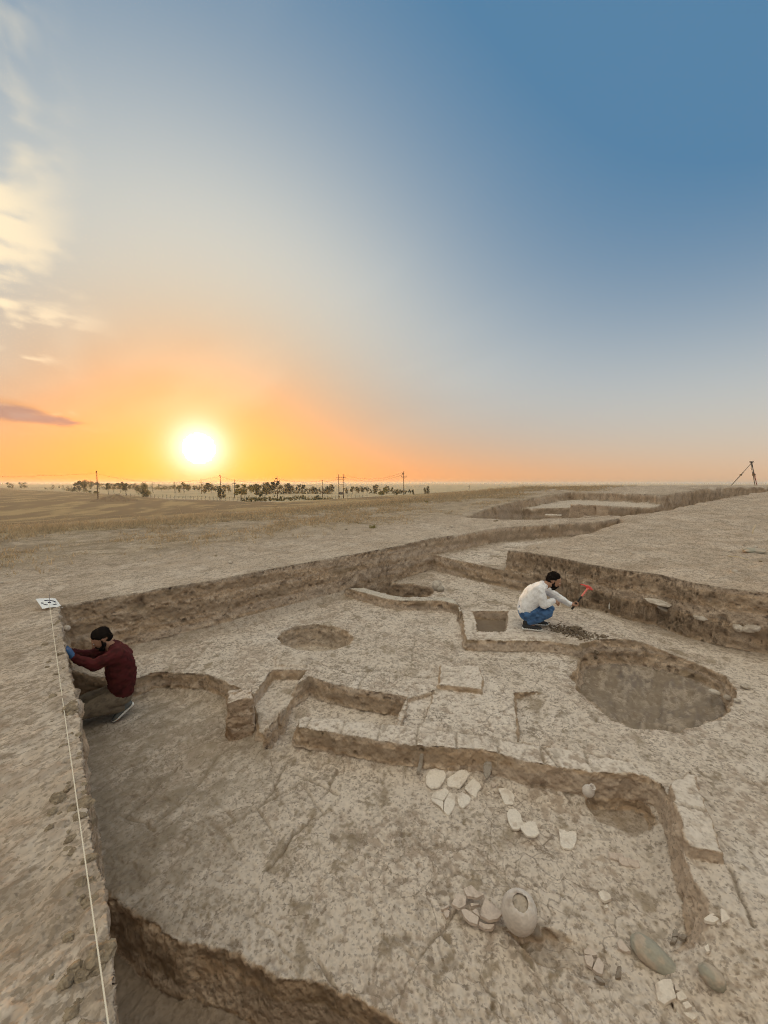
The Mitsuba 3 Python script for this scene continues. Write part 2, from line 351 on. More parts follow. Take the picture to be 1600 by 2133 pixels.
def voro(x, y, seed=0):
    """distance between the two nearest cell borders' seeds: near zero along cracks"""
    ix, iy = np.floor(x), np.floor(y)
    d1, d2 = np.full(len(x), 9.), np.full(len(x), 9.)
    for a in (-1, 0, 1):
        for b in (-1, 0, 1):
            h = np.sin((ix + a) * 127.1 + (iy + b) * 311.7 + seed) * 43758.5453
            h2 = np.sin((ix + a) * 269.5 + (iy + b) * 183.3 + seed) * 43758.5453
            d = np.hypot(ix + a + .5 + .8 * (h - np.floor(h) - .5) - x, iy + b + .5 + .8 * (h2 - np.floor(h2) - .5) - y)
            d2 = np.where(d < d1, d1, np.minimum(d2, d))
            d1 = np.minimum(d1, d)
    return d2 - d1


v2, z, F = ground_mesh()
_, I = H(v2[:, 0], v2[:, 1], True)
V = np.column_stack([v2, z])
N = normals_of(V, F)
r, tr = I['r'], I['tr']
wall = 1 - sst(.52, .86, N[:, 2])
wall *= (r < 45)
inn = sst(.02, .3, tr)                             # inside the trench
act = np.nonzero((r < 45) & (v2[:, 1] > -.5))[0]     # the part that carries relief


def fld(f, o, seed, zf=1.0, k=act, sx=1.0):
    q = V[k] * [f * sx, f, f * zf]
    a = np.zeros(len(V))
    a[k] = meshkit.fbm(q, o, seed) - .5
    return a


n3, n8, n20, n50, n120 = fld(2.2, 3, 70), fld(8., 2, 71), fld(21., 2, 72), fld(52., 2, 73), fld(125., 1, 74)
wz = fld(5., 3, 74, 1.2)
soil_fade = lambda d: np.clip(1.25 - r / d, 0, 1)
# joints of the mud bricks and drying cracks
s_, t_ = I['s'] + .16 * n3 + .05 * n8, I['t'] + .16 * fld(2.2, 3, 75) + .05 * fld(7., 2, 86)
ss, tt = s_ / .40, t_ / .40
row = np.floor(tt)
jx = np.abs((ss + .5 * np.mod(row, 2)) - np.round(ss + .5 * np.mod(row, 2))) * .40
jy = np.abs(tt - np.round(tt)) * .40
joint_on = sst(.02, .16, fld(1.3, 2, 76)) * sst(-.06, .10, fld(3.3, 2, 85)) * .8
joint = (1 - sst(.003, .013, np.minimum(jx, jy))) * joint_on
cr = np.zeros(len(V)); cr2 = np.zeros(len(V))
ka = np.nonzero((r < 11) & (tr > .02))[0]
cr[ka] = 1 - sst(.0, .055, voro((s_ + .12 * n8)[ka] * 1.9, (t_ + .12 * n3)[ka] * 1.9, 1.3))
cr2[ka] = 1 - sst(.0, .10, voro((s_ + .10 * n20)[ka] * 5.2, (t_ + .1 * n8)[ka] * 5.2, 5.1))
cr *= sst(-.02, .16, fld(1.4, 2, 77)); cr2 *= sst(.05, .2, fld(2.0, 2, 78))
FRONT = [[-.95, 3.98], [-.3, 3.90], [.13, 3.80], [.38, 3.80], [1.22, 3.50], [1.6, 3.42], [1.98, 3.30], [2.2, 3.1], [2.22, 2.94], [2.02, 2.9], [1.9, 2.95], [1.5, 2.98], [.8, 3.20], [.0, 3.38], [-.95, 3.60]]
BENCH = [[1.0, 5.2], [2.32, 5.08], [2.36, 5.5], [2.3, 6.85], [1.2, 7.15], [1.02, 6.2]]


def brick_of(name, x, y):
    """which mud brick of its wall a point lies in, and its distance from the joint"""
    if name == 'mudbrick_wall':
        u, w, n0 = x * .957 - y * .29, x * .29 + y * .957, 8
    elif name == 'mudbrick_strip':
        u, w, n0 = x * .40 + y * .916, x * .916 - y * .40, 20
    else:
        u, w, n0 = x * .99 - y * .10, x * .10 + y * .99, 30
    a, b = (u + .02 * np.sin(w * 9)) / .37, (w + .015 * np.sin(u * 8)) / .37
    dj = np.minimum(np.abs(a - np.round(a)), np.abs(b - np.round(b))) * .37
    return np.floor(a).astype(int) * 40 + np.floor(b).astype(int), dj


bj = np.zeros(len(V))
for name_, poly_, lo_ in (('mudbrick_wall', FRONT, I['low'] < .5), ('mudbrick_strip', STRIP, I['strip'] > .2), ('mudbrick_bin', BENCH, (I['up'] > .2) & (I['bin'] < .2))):
    kb = np.nonzero((sd(poly_, V[:, 0], V[:, 1]) < 0) & lo_)[0]
    bj[kb] = 1 - sst(.003, .013, brick_of(name_, V[kb, 0], V[kb, 1])[1] + .010 * n20[kb] + .02 * n8[kb])
joint = np.maximum(joint, bj * .9)
kc = np.nonzero((r < 8) & (tr > .3))[0]
dc = np.full(len(kc), 9.)
wx_, wy_ = V[kc, 0] + .05 * n8[kc] + .02 * n20[kc], V[kc, 1] + .05 * fld(7., 2, 86)[kc] + .02 * n20[kc]
for line_ in CRACKS:
    for (ax, ay), (bx__, by__) in zip(line_, line_[1:]):
        ex, ey = bx__ - ax, by__ - ay
        t__ = np.clip(((wx_ - ax) * ex + (wy_ - ay) * ey) / (ex * ex + ey * ey), 0, 1)
        dc = np.minimum(dc, np.hypot(wx_ - ax - t__ * ex, wy_ - ay - t__ * ey))
joint[kc] = np.maximum(joint[kc], 1 - sst(.004, .015, dc))
crack = np.clip(joint + .45 * cr + .3 * cr2, 0, 1) * inn * (1 - wall) * (1 - sst(.2, .6, I['bigpit'])) * soil_fade(10)
pits = sst(.20, .34, n8 + .5 * n20) + .6 * sst(.18, .32, n20)
# trowel strokes on the left part of the floor
rip = fld(7., 2, 79) * 0
k = act[(r[act] < 8)]
q = np.column_stack([(V[k, 0] * .6 + V[k, 1] * .8) * 4, (V[k, 1] * .6 - V[k, 0] * .8) * 17, 0 * k])
rip[k] = meshkit.fbm(q, 3, 80) - .5
leftlow = I['low'] * sst(-.6, -1.6, v2[:, 0])
disp_floor = .016 * n3 + .012 * n8 + .016 * n20 * soil_fade(11) + .013 * n50 * soil_fade(6) + .005 * n120 * soil_fade(3) - .010 * pits * soil_fade(9) - .020 * crack + .028 * rip * (.10 + leftlow)
disp_top = .018 * n3 + .010 * n8 * sst(45, 15, r) + .008 * n20 * soil_fade(11) + .006 * n50 * soil_fade(5) + .004 * n120 * soil_fade(3)
rough = sst(.8, 3.5, I['t']) + sst(-1., -4., I['t'])
disp_top += rough * sst(.3, 1., I['d_trench']) * (.05 * fld(3.6, 3, 130) + .035 * n8 + .012 * n20)
# clods along the trench's left lip
lip = np.exp(-(I['d_trench'] / .16) ** 2) * (v2[:, 0] < 0) * (r < 6.5)
disp_top += lip * (.05 * np.abs(n8) + .05 * np.abs(n20))
pick = fld(13., 2, 81, .8); hole_n = sst(.20, .33, fld(6.5, 2, 82, 1.2)) + .7 * sst(.2, .3, fld(15., 2, 83, 1.2))
disp_wall = .08 * wz + .045 * pick + .035 * n20 + .016 * n50 - .035 * hole_n + .03 * fld(16., 2, 121, .25)
disp_floor += I['bigpit'] * (.10 * n3 + .06 * n8 + .03 * n20 + .06 * rip)
amp = np.where(tr > .03, disp_floor, disp_top)
small = np.clip(np.maximum.reduce([I[a] * (1 - I[a]) * 4 for a in ('low', 'basin', 'strip', 'slabup', 'bin', 'ridge')]), 0, 1)
amp = amp * (1 - wall) + disp_wall * wall * sst(1.1, 2.3, r) * (1 - .55 * small) * (1 - .62 * sst(.01, .2, I['ditch']))
sel = (r < 45) & (v2[:, 1] > -.5) & (np.abs(np.arctan2(v2[:, 0], v2[:, 1])) < .98)
V = V + N * (amp * sel * sst(.3, 1.0, r))[:, None]
N = normals_of(V, F)

# ---- what the ground is made of
def lay(col, c, w):
    return col + (np.asarray(c) - col) * np.clip(w, 0, 1)[:, None]


S, Tt = I['s'], I['t']
big = np.zeros(len(V)); kk = np.nonzero(r < 3000)[0]
big[kk] = nz(V[kk] * [1, 1, 0], .08, 3, 90)
col = np.tile([.52, .43, .345], (len(V), 1))
col = lay(col, [.64, .555, .47], sst(-.08, .16, n3 + .6 * n8 + .5 * n20) * .8)
col = lay(col, [.29, .22, .165], sst(.04, .22, .6 * n8 + .8 * n20 + .4 * n50) * .6)
col = lay(col, [.63, .55, .465], sst(1.6, .2, np.abs(Tt - .5)) * sst(-.5, .5, S) * .6 * (.5 + n8 * 2))   # the trodden edge behind the trench
straw = sst(2.2, 5.0, Tt + 2 * n3) * sst(-12, -4, -np.abs(S - 8) + 10) + sst(9, 12, Tt)
col = lay(col, [.43, .345, .235], straw * (.45 + 1.2 * n8).clip(0, 1))
col = lay(col, [.28, .22, .16], straw * sst(.0, .15, fld(3.4, 3, 91)) * .7)
yl = np.exp(-((Tt - 11.5 + 3 * big) / 1.1) ** 2)
col = lay(col, [.50, .41, .25], yl * .6 * (r < 90))
# ploughed field beyond the mound, pale stubble beyond that
bx, by = np.array([-386, -132, -77, -44, -21, 40.]), np.array([401, 200, 142, 123, 110, 100.])
edge = np.interp(v2[:, 0], bx, by, left=480, right=90)
plough = sst(13, 20, Tt) * (v2[:, 1] < edge)
col = lay(col, [.26, .19, .125], plough)
fr = np.zeros(len(V)); fr[kk] = nz(np.column_stack([(V[kk, 0] + V[kk, 1] * .5) * .9, (V[kk, 1] - V[kk, 0] * .3) * .16, 0 * kk]), .5, 3, 92)
col = lay(col, [.44, .33, .19], plough * sst(-.02, .2, fr + .6 * big) * .8)
stub = sst(0, 6, v2[:, 1] - edge) * sst(13, 20, Tt)
col = lay(col, [.50, .415, .28], stub)
col = lay(col, [.38, .31, .20], stub * sst(0, .2, big + .5 * fr) * .6)
# the dug floor: pale crust over brown earth
crust = sst(-.13, .08, .6 * n3 + .22 * n8 + .6 * n20 + .6 * n50 + .075 + .03 * I['low'] * (1 - leftlow))
fl = np.tile([.47, .38, .305], (len(V), 1))
fl = lay(fl, [.68, .595, .51], crust)
fl = lay(fl, [.74, .665, .59], crust * sst(.05, .25, fld(1.3, 2, 93)) * .7)
fl = lay(fl, [.30, .235, .165], sst(.08, .26, fld(4.3, 3, 94) + .5 * n20 + .4 * n50) * .75)
fl = lay(fl, [.24, .19, .14], sst(.12, .24, n50 + .4 * n120 + .3 * n8) * .55)
brick_m = np.zeros(len(V))
for poly_ in (FRONT, STRIP, BENCH, [[.15, 3.7], [1.2, 3.5], [1.45, 4.3], [1.2, 4.9], [.5, 4.9], [.1, 4.4]]):
    brick_m = np.maximum(brick_m, 1 - sst(-.04, .03, sd(poly_, V[:, 0], V[:, 1])))
brick_m *= (1 - I['low']) * (1 - I['bin'])
fl = lay(fl, [.76, .68, .60], brick_m * sst(-.22, .05, .6 * n20 + .6 * n50 + .3 * n8) * .75)
fl = lay(fl, [.25, .195, .14], crack * .8 + .5 * pits * (1 - wall))
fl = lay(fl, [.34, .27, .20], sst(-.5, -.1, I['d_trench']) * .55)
fl = lay(fl, [.33, .27, .205], leftlow * (.30 + .45 * sst(-.1, .15, rip) + .5 * sst(-.05, .12, n8)) * .75)
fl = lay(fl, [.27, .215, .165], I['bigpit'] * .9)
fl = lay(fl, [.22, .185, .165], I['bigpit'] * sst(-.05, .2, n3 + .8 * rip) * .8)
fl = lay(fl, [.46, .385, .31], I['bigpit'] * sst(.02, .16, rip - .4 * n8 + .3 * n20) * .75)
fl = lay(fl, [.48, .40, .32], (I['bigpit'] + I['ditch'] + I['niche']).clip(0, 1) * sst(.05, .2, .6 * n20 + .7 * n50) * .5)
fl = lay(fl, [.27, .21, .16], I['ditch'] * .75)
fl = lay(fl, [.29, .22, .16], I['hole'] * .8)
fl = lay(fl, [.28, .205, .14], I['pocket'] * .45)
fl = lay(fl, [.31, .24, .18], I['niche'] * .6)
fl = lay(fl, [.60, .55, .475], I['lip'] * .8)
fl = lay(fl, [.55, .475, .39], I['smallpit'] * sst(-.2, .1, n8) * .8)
fl = lay(fl, [.20, .15, .11], I['bin'] * .9)  # inside of the bin painted darker: shade of its depth put into the colour
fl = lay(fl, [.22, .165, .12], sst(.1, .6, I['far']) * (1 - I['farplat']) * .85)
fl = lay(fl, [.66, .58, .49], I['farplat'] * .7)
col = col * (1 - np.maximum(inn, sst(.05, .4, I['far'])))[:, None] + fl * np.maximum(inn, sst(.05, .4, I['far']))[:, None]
# cut faces: brown earth with stains, paler low down in places
wl = np.tile([.45, .325, .22], (len(V), 1))
wl = lay(wl, [.55, .43, .32], sst(-.08, .2, .6 * wz + .5 * pick + .5 * n20))
wl = lay(wl, [.24, .175, .115], sst(.04, .22, fld(3.1, 3, 95, 1.6)) * .8)
wl = lay(wl, [.56, .45, .35], sst(.1, .25, fld(1.1, 2, 96)) * .5)
wl = lay(wl, [.22, .165, .12], hole_n * .5)
band = np.zeros(len(V)); band[act] = meshkit.fbm(np.column_stack([V[act, 0] * .5, V[act, 1] * .5, V[act, 2] * 9.]), 3, 120) - .5
wl = lay(wl, [.50, .41, .335], sst(.02, .12, band) * .55)
wl = lay(wl, [.285, .21, .15], sst(-.02, -.12, band) * .6)
wl = lay(wl, [.54, .45, .36], I['smallpit'] * .75)
wcol = sst(.25, .65, wall) * sst(.0, .05, tr + I['far'])
col = col * (1 - wcol)[:, None] + wl * wcol[:, None]
col = col * (1 + .30 * n50 * soil_fade(8) + .35 * n120 * soil_fade(4) + .15 * n20)[:, None]
col = np.clip(col, .02, .8)

# ---- cut it into what it is: ground, floor, walls, pits, mud-brick features
fc = V[F].mean(1)
J = {a: b[F].mean(1) for a, b in I.items()}
fw = 1 - sst(.60, .80, normals_of(V, F)[F].mean(1)[:, 2]) if False else wall[F].mean(1)
steep = fw > .5
lab = np.full(len(F), 'mound', object)
far_away = J['t'] > 14.5
e_c = np.interp(fc[:, 0], bx, by, left=480, right=90)
lab[far_away & (fc[:, 1] < e_c)] = 'ploughed_field'
lab[far_away & (fc[:, 1] >= e_c)] = 'stubble_field'
lab[(J['r'] > 120) & (lab == 'mound')] = 'stubble_field'
ins = J['tr'] > .04
lab[ins] = 'trench_floor'
lab[ins & steep & (J['tr'] < .97)] = 'trench_wall'
lab[ins & (J['low'] > .95)] = 'sunken_floor'
lab[J['smallpit'] > .05] = 'round_pit'
lab[J['bigpit'] > .05] = 'wide_pit'
lab[J['hole'] > .05] = 'dark_pit'
lab[J['ditch'] > .04] = 'ditch'
lab[ins & (J['corr'] > .05)] = 'terrace'
lab[J['far'] > .04] = 'far_trench'
# free-standing mud-brick work
x_, y_ = fc[:, 0], fc[:, 1]
front = sd(FRONT, x_, y_) < 0
lab[front & ins & (J['low'] < .95) & (J['basin'] < .5)] = 'mudbrick_wall'
lab[(J['strip'] > .05)] = 'mudbrick_strip'
lab[((J['ridge'] > .05) | (J['block'] > .05)) & (J['basin'] < .98)] = 'mudbrick_step'
binw = sd(BENCH, x_, y_) < 0
lab[(binw & (J['up'] > .05)) | (J['bin'] > .05)] = 'mudbrick_bin'
lab[(J['slabup'] > .05)] = 'mudbrick_slab'


def soil_h(p, n, uv):
    return .026 * fbm(p.x * 40., p.y * 40., p.z * 40., 4) + .003 * noise(p.x * 190., p.y * 190., p.z * 190.)


def field_h(p, n, uv):
    return .05 * fbm(p.x * 5., p.y * 5., p.z * 5., 3)


def grit(p, n, uv):
    """dark grit, holes and hairline cracks too small to model"""
    a = smoothstep(.56, .70, fbm(p.x * 62., p.y * 62., p.z * 62., 3)) * .55
    b = smoothstep(.58, .72, fbm(p.x * 23. + 5., p.y * 23., p.z * 23., 3)) * .42
    wx, wy = fbm(p.x * 5., p.y * 5., 3.3, 3) - .5, fbm(p.x * 5., p.y * 5., 7.7, 3) - .5
    f1, f2, _ = mikit.voronoi(p.x * 2.6 + wx * .9 + 40., p.y * 2.6 + wy * .9 + 40.)
    g1, g2, _ = mikit.voronoi(p.x * 8.5 + wx * 2.2 + 40., p.y * 8.5 + wy * 2.2 + 40.)
    on = smoothstep(.48, .60, noise(p.x * 1.3, p.y * 1.3, 2.2))
    on2 = smoothstep(.55, .65, noise(p.x * 1.9, p.y * 1.9, 9.2))
    c = (1 - smoothstep(.008, .035, f2 - f1)) * on * .5 + (1 - smoothstep(.02, .09, g2 - g1)) * on2 * .4
    return dr.minimum(a + b + c * dr.maximum(n.z, 0), .85)


def grit_open(p, n, uv):
    """clods, straw streaks and trodden patches of the open ground"""
    q = p.x * .62 + p.y * .78
    w = p.y * .62 - p.x * .78
    a = smoothstep(.54, .66, fbm(q * 9., w * 15., p.z * 9., 4)) * .28
    b = smoothstep(.52, .64, fbm(q * 30., w * 50., p.z * 34., 3)) * .45
    d = smoothstep(.55, .68, fbm(p.x * 75., p.y * 75., p.z * 75., 3)) * .50
    c = smoothstep(.52, .62, fbm(p.x * 2.2, p.y * 2.2, p.z * 2.2, 4)) * .22
    return dr.minimum(a + b + c + d, .8)


def earth(bump_fn, dark, w):
    return bump({'type': 'blendbsdf', 'weight': proc(w), 'a': {'type': 'diffuse', 'reflectance': {'type': 'mesh_attribute', 'name': 'vertex_color'}}, 'b': {'type': 'diffuse', 'reflectance': rgb(*dark)}}, bump_fn)


mat('soil', earth(soil_h, (.25, .195, .15), grit))
def grit_low(p, n, uv):
    return .6 * grit(p, n, uv)


mat('brick_soil', earth(soil_h, (.27, .205, .15), grit_low))
mat('open_soil', earth(soil_h, (.25, .195, .145), grit_open))
mat('field_soil', bump({'type': 'diffuse', 'reflectance': {'type': 'mesh_attribute', 'name': 'vertex_color'}}, field_h, 2e-2))
LAND = {'mound': ('structure',), 'ploughed_field': ('structure',), 'stubble_field': ('structure',), 'trench_floor': ('structure',), 'trench_wall': ('structure',), 'sunken_floor': ('structure',),
        'round_pit': ('structure',), 'wide_pit': ('structure',), 'dark_pit': ('structure',), 'ditch': ('structure',), 'terrace': ('structure',), 'far_trench': ('structure',),
        'mudbrick_wall': (None, 'long low mud brick wall with pale top and brown face above the pottery sherds', 'mud brick wall'),
        'mudbrick_strip': (None, 'pale mud brick strip along the right edge of the sunken floor', 'mud brick wall'),
        'mudbrick_step': (None, 'stepped mud brick pier left of the square basin, next to the round pit', 'mud brick pier'),
        'mudbrick_bin': (None, 'mud brick bench with a deep square bin beside the man in white', 'mud brick bench'),
        'mudbrick_slab': (None, 'thin raised mud brick slab in the middle of the pale floor', 'mud brick slab')}


def land(name, faces, mat_, k=None):
    u, inv = np.unique(faces, return_inverse=True)
    path = meshkit.write_ply((V[u], inv.reshape(-1, 3)), True, None, col[u], N[u])
    scene[k or name] = {'type': 'ply', 'filename': path, 'face_normals': False, 'bsdf': {'type': 'ref', 'id': mat_}}


for name, what in LAND.items():
    sel_f = F[lab == name]
    if not len(sel_f):
        print('no faces', name)
        continue
    if name in ('mudbrick_wall', 'mudbrick_strip', 'mudbrick_bin'):
        ids = brick_of(name, fc[lab == name, 0], fc[lab == name, 1])[0]
        inbin = J['bin'][lab == name] > .05 if name == 'mudbrick_bin' else np.zeros(len(sel_f), bool)
        ids = np.where(inbin, -99999, ids)
        for i_ in np.unique(ids):
            land(name, sel_f[ids == i_], 'brick_soil', key(name + ('__bin' if i_ == -99999 else '__brick')))
        tag(name, *what[1:])
        continue
    land(name, sel_f, 'field_soil' if 'field' in name else 'open_soil' if name == 'mound' else 'brick_soil' if 'mudbrick' in name else 'soil')
    tag(name, *(what[1:] if what[0] is None else (None, None)), kind=what[0])
print('ground faces', len(F), {a: int((lab == a).sum()) for a in LAND})
SH = {
 'a1':[[0.376,3.384],[0.421,3.448],[0.495,3.469],[0.55,3.438],[0.561,3.386],[0.529,3.331],[0.485,3.285],[0.417,3.279],[0.375,3.322]],
 'a2':[[0.561,3.365],[0.584,3.378],[0.698,3.441],[0.755,3.425],[0.765,3.395],[0.717,3.33],[0.655,3.273],[0.601,3.288],[0.556,3.303]],
 'a3':[[0.697,3.275],[0.792,3.373],[0.842,3.315],[0.847,3.281],[0.794,3.223],[0.779,3.178],[0.736,3.211]],
 'a4':[[0.398,3.188],[0.421,3.227],[0.538,3.285],[0.568,3.246],[0.612,3.206],[0.594,3.12],[0.559,3.048],[0.518,3.004],[0.486,3.045],[0.464,3.099],[0.406,3.149]],
 'a5':[[0.622,3.214],[0.669,3.236],[0.714,3.203],[0.732,3.171],[0.712,3.123],[0.642,3.071],[0.618,3.101],[0.616,3.163]],
 'a6':[[0.88,3.363],[0.925,3.391],[0.953,3.376],[0.947,3.32],[0.915,3.272],[0.885,3.244],[0.869,3.287]],
 'a7':[[0.924,3.266],[0.951,3.272],[0.963,3.238],[0.923,3.226]],
 'b1':[[0.97,3.216],[1.043,3.216],[1.08,3.17],[1.088,3.127],[1.052,3.054],[0.984,3.054],[0.977,3.129]],
 'b2':[[0.965,2.958],[1.007,3.003],[1.057,2.994],[1.075,2.95],[1.066,2.896],[1.082,2.849],[1.011,2.814],[0.962,2.817],[0.957,2.889]],
 'b3':[[1.018,2.814],[1.096,2.852],[1.15,2.847],[1.15,2.801],[1.151,2.757],[1.106,2.733],[1.047,2.739],[1.026,2.779]],
 'c1':[[1.316,2.822],[1.354,2.816],[1.371,2.794],[1.404,2.806],[1.441,2.799],[1.406,2.726],[1.364,2.675],[1.329,2.654],[1.279,2.668],[1.273,2.696],[1.299,2.767]],
 'd1':[[0.508,2.36],[0.564,2.375],[0.59,2.343],[0.628,2.323],[0.621,2.314],[0.577,2.305],[0.518,2.317],[0.511,2.339]],
 'd2':[[0.461,2.338],[0.517,2.311],[0.498,2.265],[0.46,2.256],[0.418,2.281]],
 'd3':[[0.537,2.296],[0.591,2.288],[0.585,2.282],[0.537,2.276]],
 'd4':[[0.537,2.252],[0.568,2.267],[0.581,2.235],[0.579,2.219]],
 'd5':[[0.469,2.246],[0.495,2.252],[0.572,2.206],[0.551,2.167],[0.508,2.183],[0.483,2.212]],
 'd6':[[0.631,2.298],[0.645,2.28],[0.679,2.254],[0.715,2.219],[0.679,2.188],[0.624,2.182],[0.575,2.203],[0.589,2.239]],
 'd7':[[0.639,2.301],[0.673,2.297],[0.703,2.264],[0.685,2.256],[0.652,2.271]],
 'd8':[[0.573,2.194],[0.606,2.182],[0.658,2.178],[0.636,2.161],[0.591,2.158],[0.558,2.175]],
 'd9':[[0.347,2.275],[0.401,2.295],[0.405,2.287],[0.356,2.268]],
 'd10':[[0.373,2.277],[0.403,2.272],[0.395,2.238],[0.378,2.231],[0.363,2.256]],
 'e1':[[1.131,2.067],[1.157,2.076],[1.197,2.039],[1.165,2.037],[1.127,2.052]],
 'e2':[[1.12,2.046],[1.156,2.034],[1.16,2.014],[1.133,1.988],[1.116,2.009]],
 'e3':[[1.133,1.982],[1.191,2.027],[1.205,1.996],[1.172,1.953],[1.15,1.963]],
 'e4':[[1.117,1.939],[1.146,1.936],[1.162,1.905],[1.138,1.91]],
 'e5':[[1.324,2.082],[1.352,2.093],[1.382,2.042],[1.356,2.039],[1.321,2.052]],
 'e6':[[1.227,1.932],[1.26,1.972],[1.281,1.966],[1.254,1.922]],
 'f1':[[1.41,1.891],[1.458,1.903],[1.497,1.894],[1.492,1.868],[1.478,1.827],[1.448,1.825],[1.411,1.813],[1.389,1.831],[1.397,1.859]],
 'f2':[[1.5,1.879],[1.508,1.864],[1.508,1.846],[1.488,1.854]],
 'f3':[[1.484,1.843],[1.515,1.846],[1.523,1.819],[1.493,1.816],[1.481,1.827]],
 'f4':[[1.489,1.807],[1.517,1.807],[1.527,1.791],[1.495,1.787]],
 'g1':[[1.782,2.05],[1.825,2.064],[1.868,2.064],[1.851,2.031],[1.813,2.023],[1.783,2.038]],
 'g2':[[1.877,2.058],[1.892,2.05],[1.895,2.013],[1.845,2.007]],
 'h1':[[1.361,2.351],[1.397,2.366],[1.432,2.342],[1.429,2.316],[1.382,2.302],[1.358,2.317]],
 'h2':[[1.36,2.277],[1.382,2.281],[1.375,2.262],[1.354,2.259]],
 'i1':[[1.653,2.107],[1.693,2.141],[1.71,2.135],[1.686,2.107]],
 'i2':[[1.621,2.077],[1.658,2.098],[1.675,2.092],[1.646,2.071]],
 'i3':[[1.674,2.086],[1.711,2.101],[1.723,2.084],[1.694,2.069]],
 'j1':[[1.712,1.954],[1.738,1.964],[1.73,1.937],[1.709,1.937]],
 'k1':[[1.471,1.779],[1.503,1.772],[1.526,1.754],[1.498,1.749],[1.479,1.764]],
}
# ---------------------------------------------------------------- finds: pottery, stones
def speck(base, dark, f=40., lo=.45, hi=.62):
    def fn(p, n, uv):
        t = smoothstep(lo, hi, fbm(p.x * f, p.y * f, p.z * f, 4))
        g = fbm(p.x * f * 5, p.y * f * 5, p.z * f * 5, 2)
        return mikit.mix(base, dark, t * .8) * (.86 + .28 * g)
    return proc(fn)


def fine_h(p, n, uv):
    return .004 * fbm(p.x * 90., p.y * 90., p.z * 90., 3)


mat('pale_ware', bump({'type': 'diffuse', 'reflectance': speck([.74, .67, .59], [.56, .47, .39], 22., .5, .75)}, fine_h))
mat('buff_ware', bump({'type': 'diffuse', 'reflectance': speck([.61, .52, .455], [.42, .34, .28], 25., .5, .75)}, fine_h))
mat('grey_ware', bump({'type': 'diffuse', 'reflectance': speck([.33, .29, .25], [.24, .19, .15], 30.)}, fine_h))
mat('jar_ware', bump({'type': 'diffuse', 'reflectance': speck([.66, .60, .55], [.48, .41, .36], 14., .45, .7)}, fine_h))
mat('dark_earth', bump({'type': 'diffuse', 'reflectance': speck([.22, .17, .125], [.13, .10, .07], 40.)}, soil_h))
mat('green_stone', bump({'type': 'diffuse', 'reflectance': speck([.36, .345, .29], [.50, .41, .33], 16., .48, .66)}, fine_h))
mat('grey_stone', bump({'type': 'diffuse', 'reflectance': speck([.40, .355, .30], [.30, .25, .20], 18.)}, fine_h))
mat('pale_stone', bump({'type': 'diffuse', 'reflectance': speck([.56, .50, .43], [.40, .34, .28], 18.)}, fine_h))
mat('clod_soil', bump({'type': 'diffuse', 'reflectance': speck([.33, .265, .19], [.21, .165, .12], 45.)}, soil_h))
mat('brown_brick', earth(soil_h, (.20, .135, .085), grit))


def sherd(pts, label, bsdf='pale_ware', group=None, lift=.004, th=.010, bow=.35, tilt=(0, 0), name='pottery_sherd'):
    p = np.asarray(pts, float)
    c = p.mean(0)
    q = np.vstack([p + .10 * (np.roll(p, -1, 0) - p) + rng.normal(0, .0012, p.shape), p + .90 * (np.roll(p, -1, 0) - p) + rng.normal(0, .0012, p.shape)])
    order = np.argsort(np.concatenate([np.arange(len(p)), np.arange(len(p)) + .5]))
    q = q[order] - c
    cs = CrossSection([q.tolist()])
    if cs.area() <= 0:
        cs = CrossSection([q[::-1].tolist()])
    m = man(Manifold.extrude(cs, th).refine_to_length(.022))
    hs = H(p[:, 0], p[:, 1])
    A = np.column_stack([p - c, np.ones(len(p))])
    a, b, h0 = np.linalg.lstsq(A, hs, rcond=None)[0]
    a, b = np.clip([a, b], -.25, .25)
    v = m.vertices.copy()
    r2 = (v[:, 0] ** 2 + v[:, 1] ** 2)
    ins = np.where(v[:, 2] > th * .5, .97, 1.0)
    v[:, :2] *= ins[:, None]
    v[:, 2] += (a + tilt[0]) * v[:, 0] + (b + tilt[1]) * v[:, 1] + bow * r2 + h0 + lift + .0015 * np.sin(v[:, 0] * 90 + c[0] * 50)
    m.vertices = v + [c[0], c[1], 0]
    return thing(name, label, 'sherd', m, bsdf, group, smooth=30)


for q_ in ('a1', 'a2', 'a3', 'a4', 'a5'):
    SH[q_] = (np.array(SH[q_]) + [-.01, -.045]).tolist()
FLAT = 'flat pale sherds lying below the mud brick wall'
sherd(SH['a1'], 'rounded pale sherd at the left end of the group below the wall', group=FLAT, bow=0)
sherd(SH['a2'], 'pale sherd at the top of the group, right of the rounded one', group=FLAT, bow=0)
sherd(SH['a3'], 'pale kite shaped sherd at the right end of the fitted group', group=FLAT, bow=0)
# the largest is broken into three along its cracks
ct = np.mean(SH['a4'], 0)
A4 = np.array(SH['a4'])
k4 = tag(key('pottery_sherd'), 'largest pale sherd, cracked across, at the front of the group below the wall', 'sherd', FLAT)
for idx in ([0, 1, 2, 3], [3, 4, 5, 6, 7], [8, 9, 10, 0]):
    pc = np.vstack([A4[idx], ct + (A4[idx].mean(0) - ct) * .04])
    if idx[-1] == 7:
        pc = np.vstack([A4[[3, 4, 5, 6, 7, 8]], [ct]])
    pc = pc.mean(0) + (pc - pc.mean(0)) * .985
    kk_ = sherd(pc, 'x', bow=0)
    scene[key(k4 + '__piece')] = scene.pop(kk_); labels.pop(kk_); USED['pottery_sherd'] -= 1
sherd(SH['a5'], 'small pale sherd between the largest sherd and the kite shaped one', group=FLAT, bow=0)
sherd(SH['a6'], 'small dark brown sherd standing against the wall, right of the pale group', 'grey_ware', tilt=(0, .2), lift=.02)
sherd(SH['a7'], 'crumb sized sherd just below the small dark brown sherd', 'buff_ware')
sherd(SH['b1'], 'pale sherd with slanted sides alone right of the group', bow=.1)
